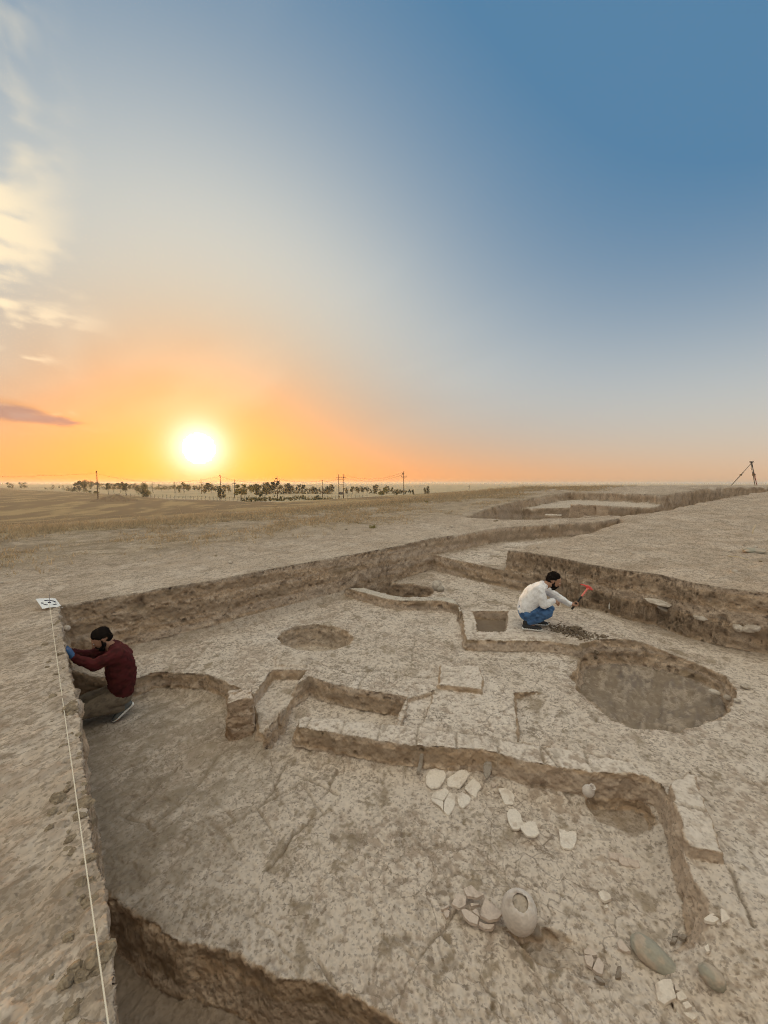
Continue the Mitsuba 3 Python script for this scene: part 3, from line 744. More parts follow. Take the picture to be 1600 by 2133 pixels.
sherd(SH['b2'], 'upper pale oblong sherd of the overlapping pair', bow=.1, lift=.012)
sherd(SH['b3'], 'lower sherd of the overlapping pair, tilted with thick edge', tilt=(0, .10), lift=.035, bow=.2)
sherd(SH['c1'], 'heart shaped white sherd lying alone on the sunken floor', bow=.1)
HEAP = 'buff sherds heaped beside the big jar'
for q_, lab_, lf, tl, bw in (('d10', 'crumbly flat sherd at the left edge of the heap by the jar', .0, (0, 0), .5), ('d9', 'thin sliver of sherd at the far left of the heap by the jar', .012, (0, .1), .5),
                             ('d3', 'half hidden sherd in the middle of the heap under the topmost one', .02, (.1, .1), .5), ('d4', 'small triangular sherd in the middle of the heap by the jar', .015, (.1, .1), .6),
                             ('d7', 'sherd at the back right of the heap, touching the large one', .02, (-.05, .05), .5), ('d1', 'topmost sherd at the back of the heap by the jar', .045, (.05, .12), .9),
                             ('d2', 'left hand sherd of the heap with a pale upper face', .035, (.12, .10), .9), ('d5', 'long curved sherd along the front left of the heap', .03, (.05, .15), .9),
                             ('d8', 'narrow sherd at the very front of the heap by the jar', .012, (0, .2), .5), ('d6', 'largest sherd of the heap, spotted, leaning beside the jar', .04, (-.05, .14), .9)):
    sherd(SH[q_], lab_, 'buff_ware', HEAP, lf, .017, bw, tl)
LOOSE = 'sherds scattered at the bottom right'
for q_, lab_, b_, tl in (('e1', 'upper sherd of the broken cluster left of the long green stone', 'buff_ware', (.1, .2)), ('e2', 'left sherd of the broken cluster left of the long green stone', 'buff_ware', (.2, .1)),
                         ('e3', 'lower right sherd of the broken cluster left of the long green stone', 'buff_ware', (0, .1)), ('e4', 'lowest narrow sherd of the cluster left of the long green stone', 'grey_ware', (0, .2)),
                         ('e5', 'slanting sherd right next to the blunt end of the long green stone', 'buff_ware', (0, .3)), ('e6', 'upright dark sherd below the blunt end of the long green stone', 'grey_ware', (.4, 0)),
                         ('f1', 'large white sherd with scalloped edge near the bottom of the picture', 'pale_ware', (0, .05)), ('f2', 'white splinter against the right edge of the scalloped white sherd', 'pale_ware', (.1, .1)),
                         ('f3', 'white sherd just right of the scalloped white sherd', 'pale_ware', (.1, .2)), ('f4', 'white sherd below and right of the scalloped white sherd', 'pale_ware', (0, .2)),
                         ('g1', 'left half of the white sherd broken in two right of the green stone', 'pale_ware', (0, .15)), ('g2', 'right half of the white sherd broken in two right of the green stone', 'pale_ware', (.1, .15)),
                         ('h1', 'pale lump of sherd right of the big jar, on open floor', 'pale_ware', (0, .1)), ('h2', 'tiny white sherd under the pale lump right of the jar', 'pale_ware', (0, 0)),
                         ('i1', 'upper one of three small grey sherds behind the green stone', 'grey_ware', (0, .2)), ('i2', 'left one of three small grey sherds behind the green stone', 'grey_ware', (0, .2)),
                         ('i3', 'right one of three small grey sherds behind the green stone', 'grey_ware', (0, .2)), ('j1', 'small white sherd between the green stone and the round grey stone', 'pale_ware', (0, .2)),
                         ('k1', 'white sherd at the very bottom of the picture below the scalloped one', 'pale_ware', (0, .1))):
    sherd(SH[q_], lab_, b_, LOOSE, .008, .016, .5, tl)
for j_, (x, y, a_, ln) in enumerate(((.32, 3.41, 1.2, .13), (1.62, 2.60, -.1, .10), (1.66, 2.56, -.15, .09), (1.71, 2.55, -.2, .07))):
    w_ = np.array([[-ln / 2, -.02], [0, -.028], [ln / 2, -.02], [ln / 2, .012], [0, .008], [-ln / 2, .012]])
    R_ = np.array([[math.cos(a_), -math.sin(a_)], [math.sin(a_), math.cos(a_)]])
    sherd(w_ @ R_.T + [x, y], ('curved brown sherd standing at the foot of the wall left of the group', 'left one of the buried curved sherds right of the sunken floor', 'middle one of the buried curved sherds right of the sunken floor',
                               'right one of the buried curved sherds right of the sunken floor')[j_], 'buff_ware' if j_ else 'grey_ware', tilt=(0, .6), lift=.012)


def lathe(profile, n=48, wob=0.):
    p = np.asarray(profile, float)
    th_ = np.linspace(0, 2 * np.pi, n, endpoint=False)
    rr = p[:, 0, None] * (1 + wob * np.sin(th_ * 2 + 1) + wob * .6 * np.sin(th_ * 3))
    v = np.stack([rr * np.cos(th_), rr * np.sin(th_), np.repeat(p[:, 1, None], n, 1)], -1).reshape(-1, 3)
    i, j = np.meshgrid(np.arange(len(p) - 1), np.arange(n), indexing='ij')
    a, b = (i * n + j).ravel(), (i * n + (j + 1) % n).ravel()
    return trimesh.Trimesh(v, np.concatenate([np.stack([a, b, b + n], 1), np.stack([a, b + n, a + n], 1)]), process=False)


def rot(axis, deg):
    return trimesh.transformations.rotation_matrix(math.radians(deg), axis)


# the big jar, leaning, its mouth broken away and full of earth
def egg(h, w, n=40, t0=0., t1=1.):
    t = np.linspace(t0, t1, n)
    return [(w / 2 * max(math.sin(math.pi * a ** 1.08), 0) ** .82 * (1 + .06 * math.cos(math.pi * a)), h * (.5 - .5 * math.cos(math.pi * a))) for a in t]


hp, wp = .245, .20
top = .85
out_p = egg(hp, wp, 44, 0.002, top)
in_p = [(max(a - .009, .001), b) for a, b in egg(hp, wp, 30, .55, top)][::-1]
jar_m = lathe(out_p + in_p, 64, .012)
vj = jar_m.vertices
up_ = sst(.75, 1., vj[:, 2] / (hp * .5 * (1 - math.cos(math.pi * top))))
an = np.arctan2(vj[:, 1], vj[:, 0])
vj[:, 2] += up_ * (.005 * np.sin(an * 2 + .6) + .004 * np.sin(an * 5) + .003 * np.sin(an * 11 + 2))
vj += (.0025 * nz(vj, 30., 2, 5))[:, None] * vj / np.maximum(np.linalg.norm(vj, axis=1, keepdims=True), .01)
jar_m.vertices = vj
fill = lathe([(.001, .222), (.02, .218), (.038, .223), (.050, .216), (.06, .19)], 40)
fill.vertices = fill.vertices + np.column_stack([np.zeros((len(fill.vertices), 2)), .02 * nz(fill.vertices, 45., 3, 8)])
pose = trimesh.transformations.translation_matrix([.80, 2.20, hz(.80, 2.24) + .015]) @ rot([1, .0, 0], 20) @ rot([0, 1, 0], -4)
jar_m.apply_transform(pose); fill.apply_transform(pose)
kj = thing('jar', 'big egg shaped buff jar, mouth broken off, leaning on the sunken floor', 'jar')
part(kj, 'body', jar_m, 'jar_ware', smooth=50)
mat('fill_soil', bump({'type': 'diffuse', 'reflectance': speck([.50, .43, .36], [.34, .28, .22], 40.)}, soil_h))
part(kj, 'earth_fill', fill, 'fill_soil', 'clod of earth filling the broken mouth of the jar', smooth=40)
# the small jar stuck in the wall of the niche
sj = lathe([(.001, 0), (.03, .004), (.043, .03), (.042, .055), (.03, .078), (.02, .088), (.019, .10), (.024, .108), (.019, .108), (.014, .098), (.013, .08), (.005, .075), (.0005, .074)], 32, .01)
sj.apply_transform(trimesh.transformations.translation_matrix([1.591, 2.970, -0.839]) @ rot([1, .5, 0], 30))
kj2 = thing('jar', 'small pale jar with narrow mouth stuck in the wall face beside the niche', 'jar')
part(kj2, 'body', sj, 'jar_ware', smooth=50)

ICO = trimesh.creation.icosphere(4)
ICO2 = trimesh.creation.icosphere(2)


def stone(c, size, rz=0., tilt=0., seed=0, rough=.12, flat=0., base=ICO, taper=0.):
    v = base.vertices.copy()
    v = v * (1 + rough * (nz(v + seed * 3.1, 1.6, 3, seed) * 2) + rough * .3 * nz(v + seed, 6., 2, seed))[:, None]
    v[:, 1:] *= (1 + taper * v[:, 0])[:, None]
    v = v * np.asarray(size) / 2
    m = trimesh.Trimesh(v, base.faces, process=False)
    m.apply_transform(trimesh.transformations.translation_matrix(c) @ rot([0, 0, 1], rz) @ rot([0, 1, 0], tilt))
    return m


g_ = lambda x, y: hz(x, y)
thing('stone', 'long grey green stone, tapered, half buried at the bottom right', 'stone', stone([1.50, 2.00, g_(1.5, 2.0) + .02], [.265, .125, .11], -46, 8, 3, .10, taper=-.34), 'green_stone', smooth=True)
thing('stone', 'round blue grey stone at the bottom right corner', 'stone', stone([1.675, 1.855, g_(1.67, 1.85) + .02], [.115, .095, .085], -40, 5, 5, .12), 'green_stone', smooth=True)
WN = np.array([-.808, -.589])                          # out of the right hand wall
WA = math.degrees(math.atan2(-.808, .589))
for c_, sz, ti, sd_, lab_, b_ in (([4.29, 6.08, -.235], [.34, .20, .075], 6, 11, 'large pale slab jutting from the right wall, leftmost of the stones there', 'pale_stone'),
                                  ([4.33, 6.03, -.315], [.15, .12, .055], 25, 12, 'small stone tucked under the large slab in the right wall', 'grey_stone'),
                                  ([4.61, 5.64, -.325], [.19, .15, .085], 4, 13, 'flat grey stone alone in the middle of the right wall', 'pale_stone'),
                                  ([4.855, 5.30, -.355], [.125, .13, .095], 20, 14, 'left one of two touching grey stones in the right wall', 'pale_stone'),
                                  ([4.93, 5.20, -.325], [.19, .14, .10], -20, 15, 'right one of two touching grey stones in the right wall', 'pale_stone')):
    thing('stone', lab_, 'stone', stone(np.array(c_) + np.append(WN * .085, 0), sz, -54, ti, sd_, .22), b_, smooth=True)
thing('stone', 'pale round stone lying against the back wall beside the dark pit', 'stone', stone([1.12, 8.30, g_(1.12, 8.3) + .10], [.21, .2, .22], 20, 0, 21, .15), 'pale_stone', smooth=True)
thing('stone', 'lower pale stone under the round one beside the dark pit', 'stone', stone([1.18, 8.20, g_(1.18, 8.2) + .05], [.17, .16, .14], 70, 0, 22, .15), 'grey_stone', smooth=True)
thing('stone', 'white cobble stuck in the left wall below the survey target', 'stone', stone([-3.72, 4.56, -.10], [.075, .075, .07], 0, 0, 23, .1), 'pale_stone', smooth=True)
thing('stone', 'flat green rock lying on the ground at the right edge', 'stone', stone([7.15, 7.62, g_(7.15, 7.62) + .03], [.36, .22, .13], -20, 0, 24, .2), 'green_stone', smooth=True)
for x, y, s_z, lab_ in ((3.80, 4.42, .11, 'upper white stone in the rim of the wide pit'), (3.86, 4.30, .10, 'lower white stone in the rim of the wide pit'), (4.02, 4.28, .10, 'white stone on the ground right of the wide pit'), (3.70, 4.02, .07, 'small white pebble at the near right rim of the wide pit')):
    thing('stone', lab_, 'stone', stone([x, y, max(g_(x, y), -.83) + .03], [s_z, s_z * .8, s_z * .5], x * 90, 8, int(x * 40), .2), 'pale_stone', smooth=True)

# the mud-brick stump that stands free on the sunken floor
st_b = trimesh.creation.box([.27, .25, .46]).subdivide().subdivide().subdivide().subdivide().subdivide()
vb = st_b.vertices
vb[:, :2] *= (1.10 - .38 * (vb[:, 2:3] + .23) / .46 * .6)
rad_ = np.linalg.norm(vb[:, :2], axis=1)
vb[:, :2] *= np.minimum(1, .155 / np.maximum(rad_, 1e-6))[:, None] ** .6
vb += np.column_stack([nz(vb, 7., 3, 31) * .07 + nz(vb, 24., 2, 34) * .03, nz(vb, 7., 3, 32) * .07 + nz(vb, 24., 2, 35) * .03, nz(vb, 9., 3, 33) * .05])
st_b.vertices = vb
nb = st_b.vertex_normals
cb = np.tile([.44, .325, .235], (len(vb), 1)); cb = lay(cb, [.30, .20, .13], sst(.02, .2, nz(vb, 9., 3, 36))); cb = lay(cb, [.54, .43, .33], sst(.05, .2, nz(vb, 14., 2, 38)))
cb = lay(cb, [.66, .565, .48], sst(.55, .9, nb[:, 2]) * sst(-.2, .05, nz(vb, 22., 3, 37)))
st_b.apply_transform(trimesh.transformations.translation_matrix([-1.53, 4.09, hz(-1.53, 4.02) + .17]) @ rot([0, 0, 1], 20))
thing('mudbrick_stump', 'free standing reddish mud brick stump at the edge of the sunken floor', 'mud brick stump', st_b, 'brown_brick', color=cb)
# blocks left standing in the far trench
for x, y, w_, d_, h_, lab_ in ((8.45, 19.8, .85, .7, .62, 'rounded mud brick block in the far trench, leftmost'), (10.2, 20.4, 1.25, .6, .98, 'broad mud brick block in the far trench, middle'), (10.9, 19.9, .55, .6, .95, 'tall narrow mud brick block in the far trench, right of the broad one'),
                               (11.4, 19.2, 3.4, .45, .45, 'long low mud brick wall at the front of the far trench')):
    bm = trimesh.creation.box([w_, d_, h_]).subdivide().subdivide().subdivide().subdivide()
    vb = bm.vertices
    vb[:, :2] *= 1.06 - .14 * (vb[:, 2:3] + h_ / 2) / h_
    vb += np.column_stack([nz(vb + x, 3., 3, 41) * .16, nz(vb + x, 3., 3, 42) * .16, nz(vb + x, 3., 3, 43) * .12])
    nb = bm.vertex_normals
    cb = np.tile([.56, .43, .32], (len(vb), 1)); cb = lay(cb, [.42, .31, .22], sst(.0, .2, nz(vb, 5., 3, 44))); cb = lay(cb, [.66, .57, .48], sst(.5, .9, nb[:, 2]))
    bm.apply_transform(trimesh.transformations.translation_matrix([x, y, hz(x, y) + h_ / 2 - .06]) @ rot([0, 0, 1], -24))
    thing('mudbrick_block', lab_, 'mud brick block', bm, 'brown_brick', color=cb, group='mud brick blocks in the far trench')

# clods on the lip of the trench, crumbs where the man in white digs
cl_v = []
for i_ in range(6):
    v = ICO2.vertices * (1 + .8 * nz(ICO2.vertices + i_ * 5, 1.5, 3, i_ + 50) + .5 * nz(ICO2.vertices + i_, 4., 2, i_ + 60))[:, None]
    cl_v.append(mikit.ply(trimesh.Trimesh(v, ICO2.faces, process=False), 'clod_soil', 25))
lip_xy = np.array(LEFT, float)
seg = np.linalg.norm(np.diff(lip_xy, axis=0), axis=1); cum = np.concatenate([[0], np.cumsum(seg)])


def on_lip(u, off):
    i = int(np.clip(np.searchsorted(cum, u) - 1, 0, len(seg) - 1))
    e = (lip_xy[i + 1] - lip_xy[i]) / seg[i]
    p = lip_xy[i] + e * (u - cum[i])
    return p + np.array([e[1], -e[0]]) * off if np.array([e[1], -e[0]]) @ [-1, -1] > 0 else p - np.array([e[1], -e[0]]) * off


def clod(x, y, s_, label, group):
    k = tag(key('dirt_clod'), label, 'clod', group)
    scene[k] = {**cl_v[rng.integers(6)], 'to_world': T().translate([x, y, hz(x, y) + s_ * .22]).rotate([0, 0, 1], float(rng.uniform(0, 360))).scale([s_, s_ * .85, s_ * .65])}


for u0, sp, n_, o0, s0, wh_ in ((4.25, .20, 46, .055, .014, 'in the dark patch above the ditch corner'), (4.98, .28, 60, .05, .013, 'in the bottom left corner of the picture'), (3.3, .6, 34, .05, .016, 'halfway along the string'), (1.8, 1.2, 30, .06, .02, 'near the crouching man')):
    for _ in range(n_):
        u, o = rng.normal(u0, sp), abs(rng.normal(0, o0)) + .015
        if .1 < u < cum[-1] - .02:
            p = on_lip(u, o)
            clod(p[0], p[1], s0 * float(rng.lognormal(0, .45)), 'small brown clod of earth beside the string ' + wh_, 'clods beside the string ' + wh_)
pale_v = [{**c, 'bsdf': {'type': 'ref', 'id': 'pale_stone'}} for c in cl_v]
for j_ in range(70):
    side_ = j_ % 2
    if side_:
        s0_, t0_ = rng.uniform(-4, 14), .35 + rng.gamma(1.6, 1.3)
        x, y = M0[0] + s0_ * .74 - t0_ * .673, M0[1] + s0_ * .673 + t0_ * .74
    else:
        u0_, w0_ = rng.uniform(0, 5), rng.uniform(.25, 4)
        x, y = 2.9 + .58 * u0_ + .80 * w0_, 8.4 - .80 * u0_ + .60 * w0_
    if sd(TRENCH, np.array([x]), np.array([y]))[0] < .1 or sd(FAR, np.array([x]), np.array([y]))[0] < .2 or y < 2:
        continue
    k = tag(key('pebble'), 'small ' + ('pale' if j_ % 3 else 'brown') + ' pebble on the open ground ' + ('behind the back wall' if side_ else 'right of the trench'), 'pebble', ('pale' if j_ % 3 else 'brown') + ' pebbles ' + ('behind the back wall' if side_ else 'right of the trench'))
    s_ = .022 * float(rng.lognormal(0, .5))
    scene[k] = {**(pale_v if j_ % 3 else cl_v)[rng.integers(6)], 'to_world': T().translate([x, y, hz(x, y) + s_ * .3]).rotate([0, 0, 1], float(rng.uniform(0, 360))).scale([s_, s_ * .8, s_ * .6])}
crumbs = []
for _ in range(380):
    a_, b_ = rng.normal(0, 1), rng.normal(0, 1)
    x, y = 2.72 + .16 * a_ - .04 * b_, 5.58 - .08 * a_ + .15 * b_
    s_ = .012 * rng.lognormal(0, .5)
    m = trimesh.creation.icosahedron()
    m.apply_scale([s_, s_ * .8, s_ * .7]); m.apply_transform(rot([0, 0, 1], rng.uniform(0, 360)))
    crumbs.append((m.vertices + [x, y, 0], m.faces, (x, y)))
hh = H([c[2][0] for c in crumbs], [c[2][1] for c in crumbs])
bumpz = .05 * np.exp(-(((np.array([c[2][0] for c in crumbs]) - 2.74) / .25) ** 2 + ((np.array([c[2][1] for c in crumbs]) - 5.60) / .18) ** 2))
vv = np.vstack([c[0] + [0, 0, h + b * rng.uniform(0, 1)] for c, h, b in zip(crumbs, hh, bumpz)]); ff = np.vstack([c[1] + 12 * i for i, c in enumerate(crumbs)])
thing('loose_soil', None, None, trimesh.Trimesh(vv, ff, process=False), 'dark_earth', kind='stuff', smooth=False)
# ---------------------------------------------------------------- the two diggers
def cloth(base, dark, f=26.):
    def fn(p, n, uv):
        return mikit.mix(base, dark, smoothstep(.40, .72, fbm(p.x * f, p.y * f, p.z * f, 3))) * (.9 + .2 * noise(p.x * 240., p.y * 240., p.z * 240.))
    return {'type': 'principled', 'base_color': proc(fn), 'roughness': .9, 'specular': .2}


def cloth_h(p, n, uv):
    return .010 * fbm(p.x * 14. + p.z * 5., p.y * 14. - p.z * 6., p.z * 24., 3)


mat('red_shirt', bump(cloth([.082, .0135, .015], [.042, .008, .009]), cloth_h))
mat('white_shirt', bump(cloth([.80, .80, .81], [.68, .67, .67]), cloth_h))
mat('blue_jeans', bump(cloth([.075, .16, .32], [.035, .078, .17], 20.), cloth_h))
mat('brown_trousers', bump(cloth([.19, .155, .115], [.13, .105, .08]), cloth_h))
mat('skin', {'type': 'principled', 'base_color': rgb(.36, .20, .13), 'roughness': .55, 'specular': .35})
mat('black_hair', bump({'type': 'diffuse', 'reflectance': rgb(.014, .011, .010)}, lambda p, n, uv: .012 * fbm(p.x * 110., p.y * 110., p.z * 110., 2)))
mat('shoe_black', {'type': 'principled', 'base_color': rgb(.02, .02, .022), 'roughness': .7})
mat('shoe_grey', {'type': 'principled', 'base_color': rgb(.10, .11, .11), 'roughness': .8})
mat('sole_white', {'type': 'principled', 'base_color': rgb(.72, .71, .68), 'roughness': .6})
mat('glove_blue', {'type': 'principled', 'base_color': rgb(.03, .10, .24), 'roughness': .6})
mat('glove_tip', {'type': 'principled', 'base_color': rgb(.14, .22, .22), 'roughness': .8})
mat('red_paint', {'type': 'principled', 'base_color': rgb(.72, .09, .075), 'roughness': .4})
mat('red_pale', {'type': 'principled', 'base_color': rgb(.80, .22, .19), 'roughness': .5})
mat('black_rubber', {'type': 'principled', 'base_color': rgb(.018, .018, .018), 'roughness': .7})
mat('eye_white', {'type': 'principled', 'base_color': rgb(.6, .57, .53), 'roughness': .3})


class Figure:
    def __init__(s, O, Fdir):
        s.F = np.append(np.array(Fdir) / np.linalg.norm(Fdir), 0); s.N = np.array([-s.F[1], s.F[0], 0]); s.O = np.array(O, float)
        if s.N[1] < 0:
            s.N = -s.N

    def w(s, p):
        p = np.asarray(p, float).reshape(-1, 3)
        return s.O + p[:, :1] * s.F + p[:, 1:2] * s.N + p[:, 2:] * np.array([0, 0, 1.])


def ball(p, r, sc=None):
    m = Manifold.sphere(r, 24)
    if sc is not None:
        m = m.scale(list(sc))
    return m.translate([float(a) for a in p])


def chain(*pr):
    """pr: (points, radius) pairs; every bone is the hull of the balls at its two ends, where an end may be several balls"""
    balls = [[ball(q, r) for q in np.asarray(p, float).reshape(-1, 3)] for p, r in pr]
    return [Manifold.batch_hull(a + b) for a, b in zip(balls, balls[1:])]


def skin_mesh(fig, parts_, edge=.018, it=10, wrinkle=0., seed=0, mid=None):
    u = parts_[0]
    for b in parts_[1:]:
        u = u + b
    m = man(u.refine_to_length(edge))
    m.merge_vertices()
    trimesh.smoothing.filter_taubin(m, .5, .52, iterations=it)
    if wrinkle:
        v = m.vertices
        nn = m.vertex_normals
        w_ = nz(v * [1, 1, 1.7], 9., 3, seed) + .6 * nz(np.column_stack([v[:, 0] + v[:, 2], v[:, 1], v[:, 2] * .5]), 22., 2, seed + 1)
        m.vertices = v + nn * (wrinkle * w_)[:, None]
    v = fig.w(m.vertices)
    f = m.faces
    if np.linalg.det(np.stack([fig.F, fig.N, [0, 0, 1.]])) < 0:
        f = f[:, ::-1]
    return trimesh.Trimesh(v, f, process=False)


def unit(a):
    a = np.asarray(a, float)
    return a / np.linalg.norm(a)


def hand_bits(wr, d, n, curl, thumb=1, s=1.0):
    """palm and five fingers: wr wrist, d along the hand, n out of the palm's front, curl in radians per joint"""
    wr, d, n = np.asarray(wr, float), unit(d), np.asarray(n, float)
    n = unit(n - d * (n @ d)); side = np.cross(d, n)
    at = lambda a, b, c=0: wr + s * (d * a + side * b + n * c)
    bits = chain((at(0, 0), .024 * s), ([at(.035, -.020), at(.035, .022)], .018 * s), ([at(.082, -.031), at(.082, .031)], .013 * s))
    for o, L, k in ((-.032, .058, 1.1), (-.011, .072, 1.0), (.011, .078, .95), (.032, .068, .9)):
        p = at(.082, o); dirn = d.copy(); pts = [p]; a = 0
        for j, fr in enumerate((.45, .32, .25)):
            a += curl * k
            dirn = d * math.cos(a) + n * math.sin(a)
            pts.append(pts[-1] + dirn * L * fr * s)
        bits += chain((pts[0], .0098 * s), (pts[1], .0092 * s), (pts[2], .0085 * s), (pts[3], .0072 * s))
    b0 = at(.025, .028 * thumb, .004); b1 = at(.055, .050 * thumb, .016); b2 = at(.085, .050 * thumb, .016 + .022 * min(curl, 1.2) / 1.2 + .008)
    bits += chain((b0, .013 * s), (b1, .011 * s), (b2, .0085 * s))
    return bits


def head_bits(C, f, s=1.0):
    f = unit(f); side = np.array([0, 1., 0]); u = np.cross(side, f) * -1
    if u[2] < 0:
        u = -u
    at = lambda a, b, c: np.asarray(C) + s * (f * a + side * b + u * c)
    sk = [Manifold.batch_hull([ball(at(-.022, -.016, .030), .072 * s), ball(at(-.022, .016, .030), .072 * s), ball(at(.022, 0, .028), .068 * s), ball(at(.045, -.014, -.015), .048 * s), ball(at(.045, .014, -.015), .048 * s)])]
    sk += [Manifold.batch_hull([ball(at(.045, -.018, -.02), .044 * s), ball(at(.045, .018, -.02), .044 * s), ball(at(.062, 0, -.085), .024 * s), ball(at(.0, -.035, -.06), .03 * s), ball(at(.0, .035, -.06), .03 * s)])]
    sk += chain((at(.088, 0, .012), .011 * s), (at(.110, 0, -.028), .013 * s)) + [ball(at(.100, -.010, -.032), .010 * s), ball(at(.100, .010, -.032), .010 * s)]
    sk += chain(([at(.079, -.034, .024), at(.079, .034, .024)], .013 * s), ([at(.086, -.012, .024), at(.086, .012, .024)], .012 * s))
    sk += chain(([at(.088, -.016, -.058), at(.088, .016, -.058)], .008 * s), ([at(.085, -.012, -.066), at(.085, .012, -.066)], .009 * s))
    for e in (-1, 1):
        sk += [Manifold.batch_hull([ball(at(-.010, .078 * e, .016), .013 * s), ball(at(-.016, .082 * e, .004), .012 * s), ball(at(-.008, .076 * e, -.022), .009 * s)])]
    hair = [Manifold.batch_hull([ball(at(-.030, -.018, .042), .078 * s), ball(at(-.030, .018, .042), .078 * s), ball(at(.010, -.02, .070), .053 * s), ball(at(.010, .02, .070), .053 * s), ball(at(-.046, 0, -.012), .060 * s)])]
    beard = [Manifold.batch_hull([ball(at(.066, -.014, -.090), .026 * s), ball(at(.066, .014, -.090), .026 * s), ball(at(.010, -.050, -.055), .024 * s), ball(at(.010, .050, -.055), .024 * s), ball(at(.050, 0, -.115), .022 * s)])]
    beard += chain((at(.012, -.064, -.05), .016 * s), (at(.0, -.070, .005), .011 * s)) + chain((at(.012, .064, -.05), .016 * s), (at(.0, .070, .005), .011 * s))
    beard += chain((at(.072, -.036, -.075), .014 * s), (at(.096, -.012, -.046), .008 * s), (at(.096, .012, -.046), .008 * s), (at(.072, .036, -.075), .014 * s))
    eyes = [ball(at(.081, .031 * e, .004), .0115 * s) for e in (-1, 1)]
    return sk, hair, beard, eyes, at


def shoe(fig, k, heel, toe, side_up, up_m, sole_m, w_=.036):
    """heel and toe points on the sole; side_up: from the sole to the ankle"""
    heel, toe, up_ = np.asarray(heel, float), np.asarray(toe, float), unit(side_up)
    a = unit(toe - heel); b = unit(np.cross(a, up_))
    L = np.linalg.norm(toe - heel)
    at = lambda x, y, z_: heel + a * x * L + b * y + up_ * z_
    upper = chain(([at(.10, -.012, .045), at(.10, .012, .045)], .032), ([at(.42, -.010, .048), at(.42, .010, .048)], .034), ([at(.78, -.018, .030), at(.78, .018, .030)], .024), ([at(.95, -.010, .024), at(.95, .010, .024)], .018))
    upper += chain((at(.14, 0, .05), .036), (at(.16, 0, .095), .040))
    k_ = part(k, 'shoe', skin_mesh(fig, upper, .014, 6), up_m, smooth=True)
    sole = chain(([at(.04, -.016, .010), at(.04, .016, .010)], .017), ([at(.45, -.018, .008), at(.45, .018, .008)], .014), ([at(.76, -.026, .008), at(.76, .026, .008)], .014), ([at(.99, -.012, .012), at(.99, .012, .012)], .013))
    put(key(k_ + '__sole'), skin_mesh(fig, sole, .014, 4), sole_m, True)


# the man in the dark red shirt, squatting against the left wall with his gloved hand on its face
L_ = Figure([-2.994, 4.255, hz(-2.994, 4.255) + .0], (-.80, -.60))
kl = thing('person', 'man in dark red shirt and brown trousers crouching at the left wall with blue glove', 'person')
sk, hair, beard, eyes, at = head_bits((.078, .17, .945), (.86, 0, -.50))
hipN, hipF, knN, knF, anN, anF = (-.075, .085, .27), (-.075, .255, .27), (.31, .05, .215), (.33, .30, .21), (-.085, .05, .135), (-.06, .29, .135)
shN, shF, elN, elF, wrN, wrF = (-.045, .0, .785), (-.03, .34, .775), (.165, -.045, .735), (.19, .37, .71), (.335, .03, .855), (.37, .28, .83)
neck_b = (-.03, .17, .80)
body = sk + chain((neck_b, .055), ((.035, .17, .88), .054)) + chain(([hipN, hipF], .085), ([(-.09, .09, .45), (-.09, .25, .45)], .095), ([(-.085, .07, .65), (-.085, .27, .65)], .095), ([shN, shF], .05), (neck_b, .05))
body += chain((hipN, .075), (knN, .05), (anN, .035)) + chain((hipF, .075), (knF, .05), (anF, .035)) + chain((anN, .035), ((-.02, .05, .03), .025)) + chain((anF, .035), ((.02, .29, .03), .025))
body += chain((shN, .045), (elN, .038), (wrN, .027)) + chain((shF, .045), (elF, .038), (wrF, .027)) + hand_bits(wrF, (.8, -.1, .35), (.3, 0, -.9), .35, 1)
part(kl, 'body', skin_mesh(L_, body, .014, 6), 'skin', smooth=True)
shirt = chain(([(-.085, .085, .335), (-.085, .255, .335)], .118), ([(-.084, .095, .40), (-.084, .245, .40)], .128), ([(-.082, .085, .50), (-.082, .255, .50)], .145), ([(-.075, .065, .66), (-.075, .275, .66)], .135), ([shN, shF], .075), ([(-.035, .12, .815), (-.035, .22, .815)], .06))
shirt += chain((shN, .078), (elN, .058), (np.array(elN) * .12 + np.array(wrN) * .88, .043)) + chain((shF, .078), (elF, .058), (np.array(elF) * .12 + np.array(wrF) * .88, .043))
part(kl, 'shirt', skin_mesh(L_, shirt, .016, 6, .034, 61), 'red_shirt', smooth=True)
tro = chain(([hipN, hipF], .112), ([(-.075, .10, .34), (-.075, .24, .34)], .108)) + chain((hipN, .108), (knN, .072), (np.array(anN) + [.02, 0, .01], .052)) + chain((hipF, .108), (knF, .072), (np.array(anF) + [.02, 0, .01], .052))
part(kl, 'trousers', skin_mesh(L_, tro, .016, 6, .028, 71), 'brown_trousers', smooth=True)
part(kl, 'hair', skin_mesh(L_, hair, .009, 3, .022, 81), 'black_hair', smooth=True)
part(kl, 'beard', skin_mesh(L_, beard, .010, 3, .008, 82), 'black_hair', smooth=True)
for e in eyes:
    part(kl, 'eye', skin_mesh(L_, [e], .006, 0), 'eye_white', smooth=True)
part(kl, 'glove', skin_mesh(L_, chain((np.array(wrN) - [.03, 0, .035], .034), (wrN, .032)) + hand_bits(wrN, (.42, .30, .86), (.8, .2, -.5), .22, 1, 1.08), .009, 4), 'glove_blue', 'blue rubber work glove on the raised hand', smooth=True)
shoe(L_, kl, (-.185, .05, .15), (.005, .05, .012), (.62, 0, .78), 'shoe_grey', 'sole_white')
shoe(L_, kl, (-.155, .29, .15), (.035, .29, .012), (.62, 0, .78), 'shoe_grey', 'sole_white')

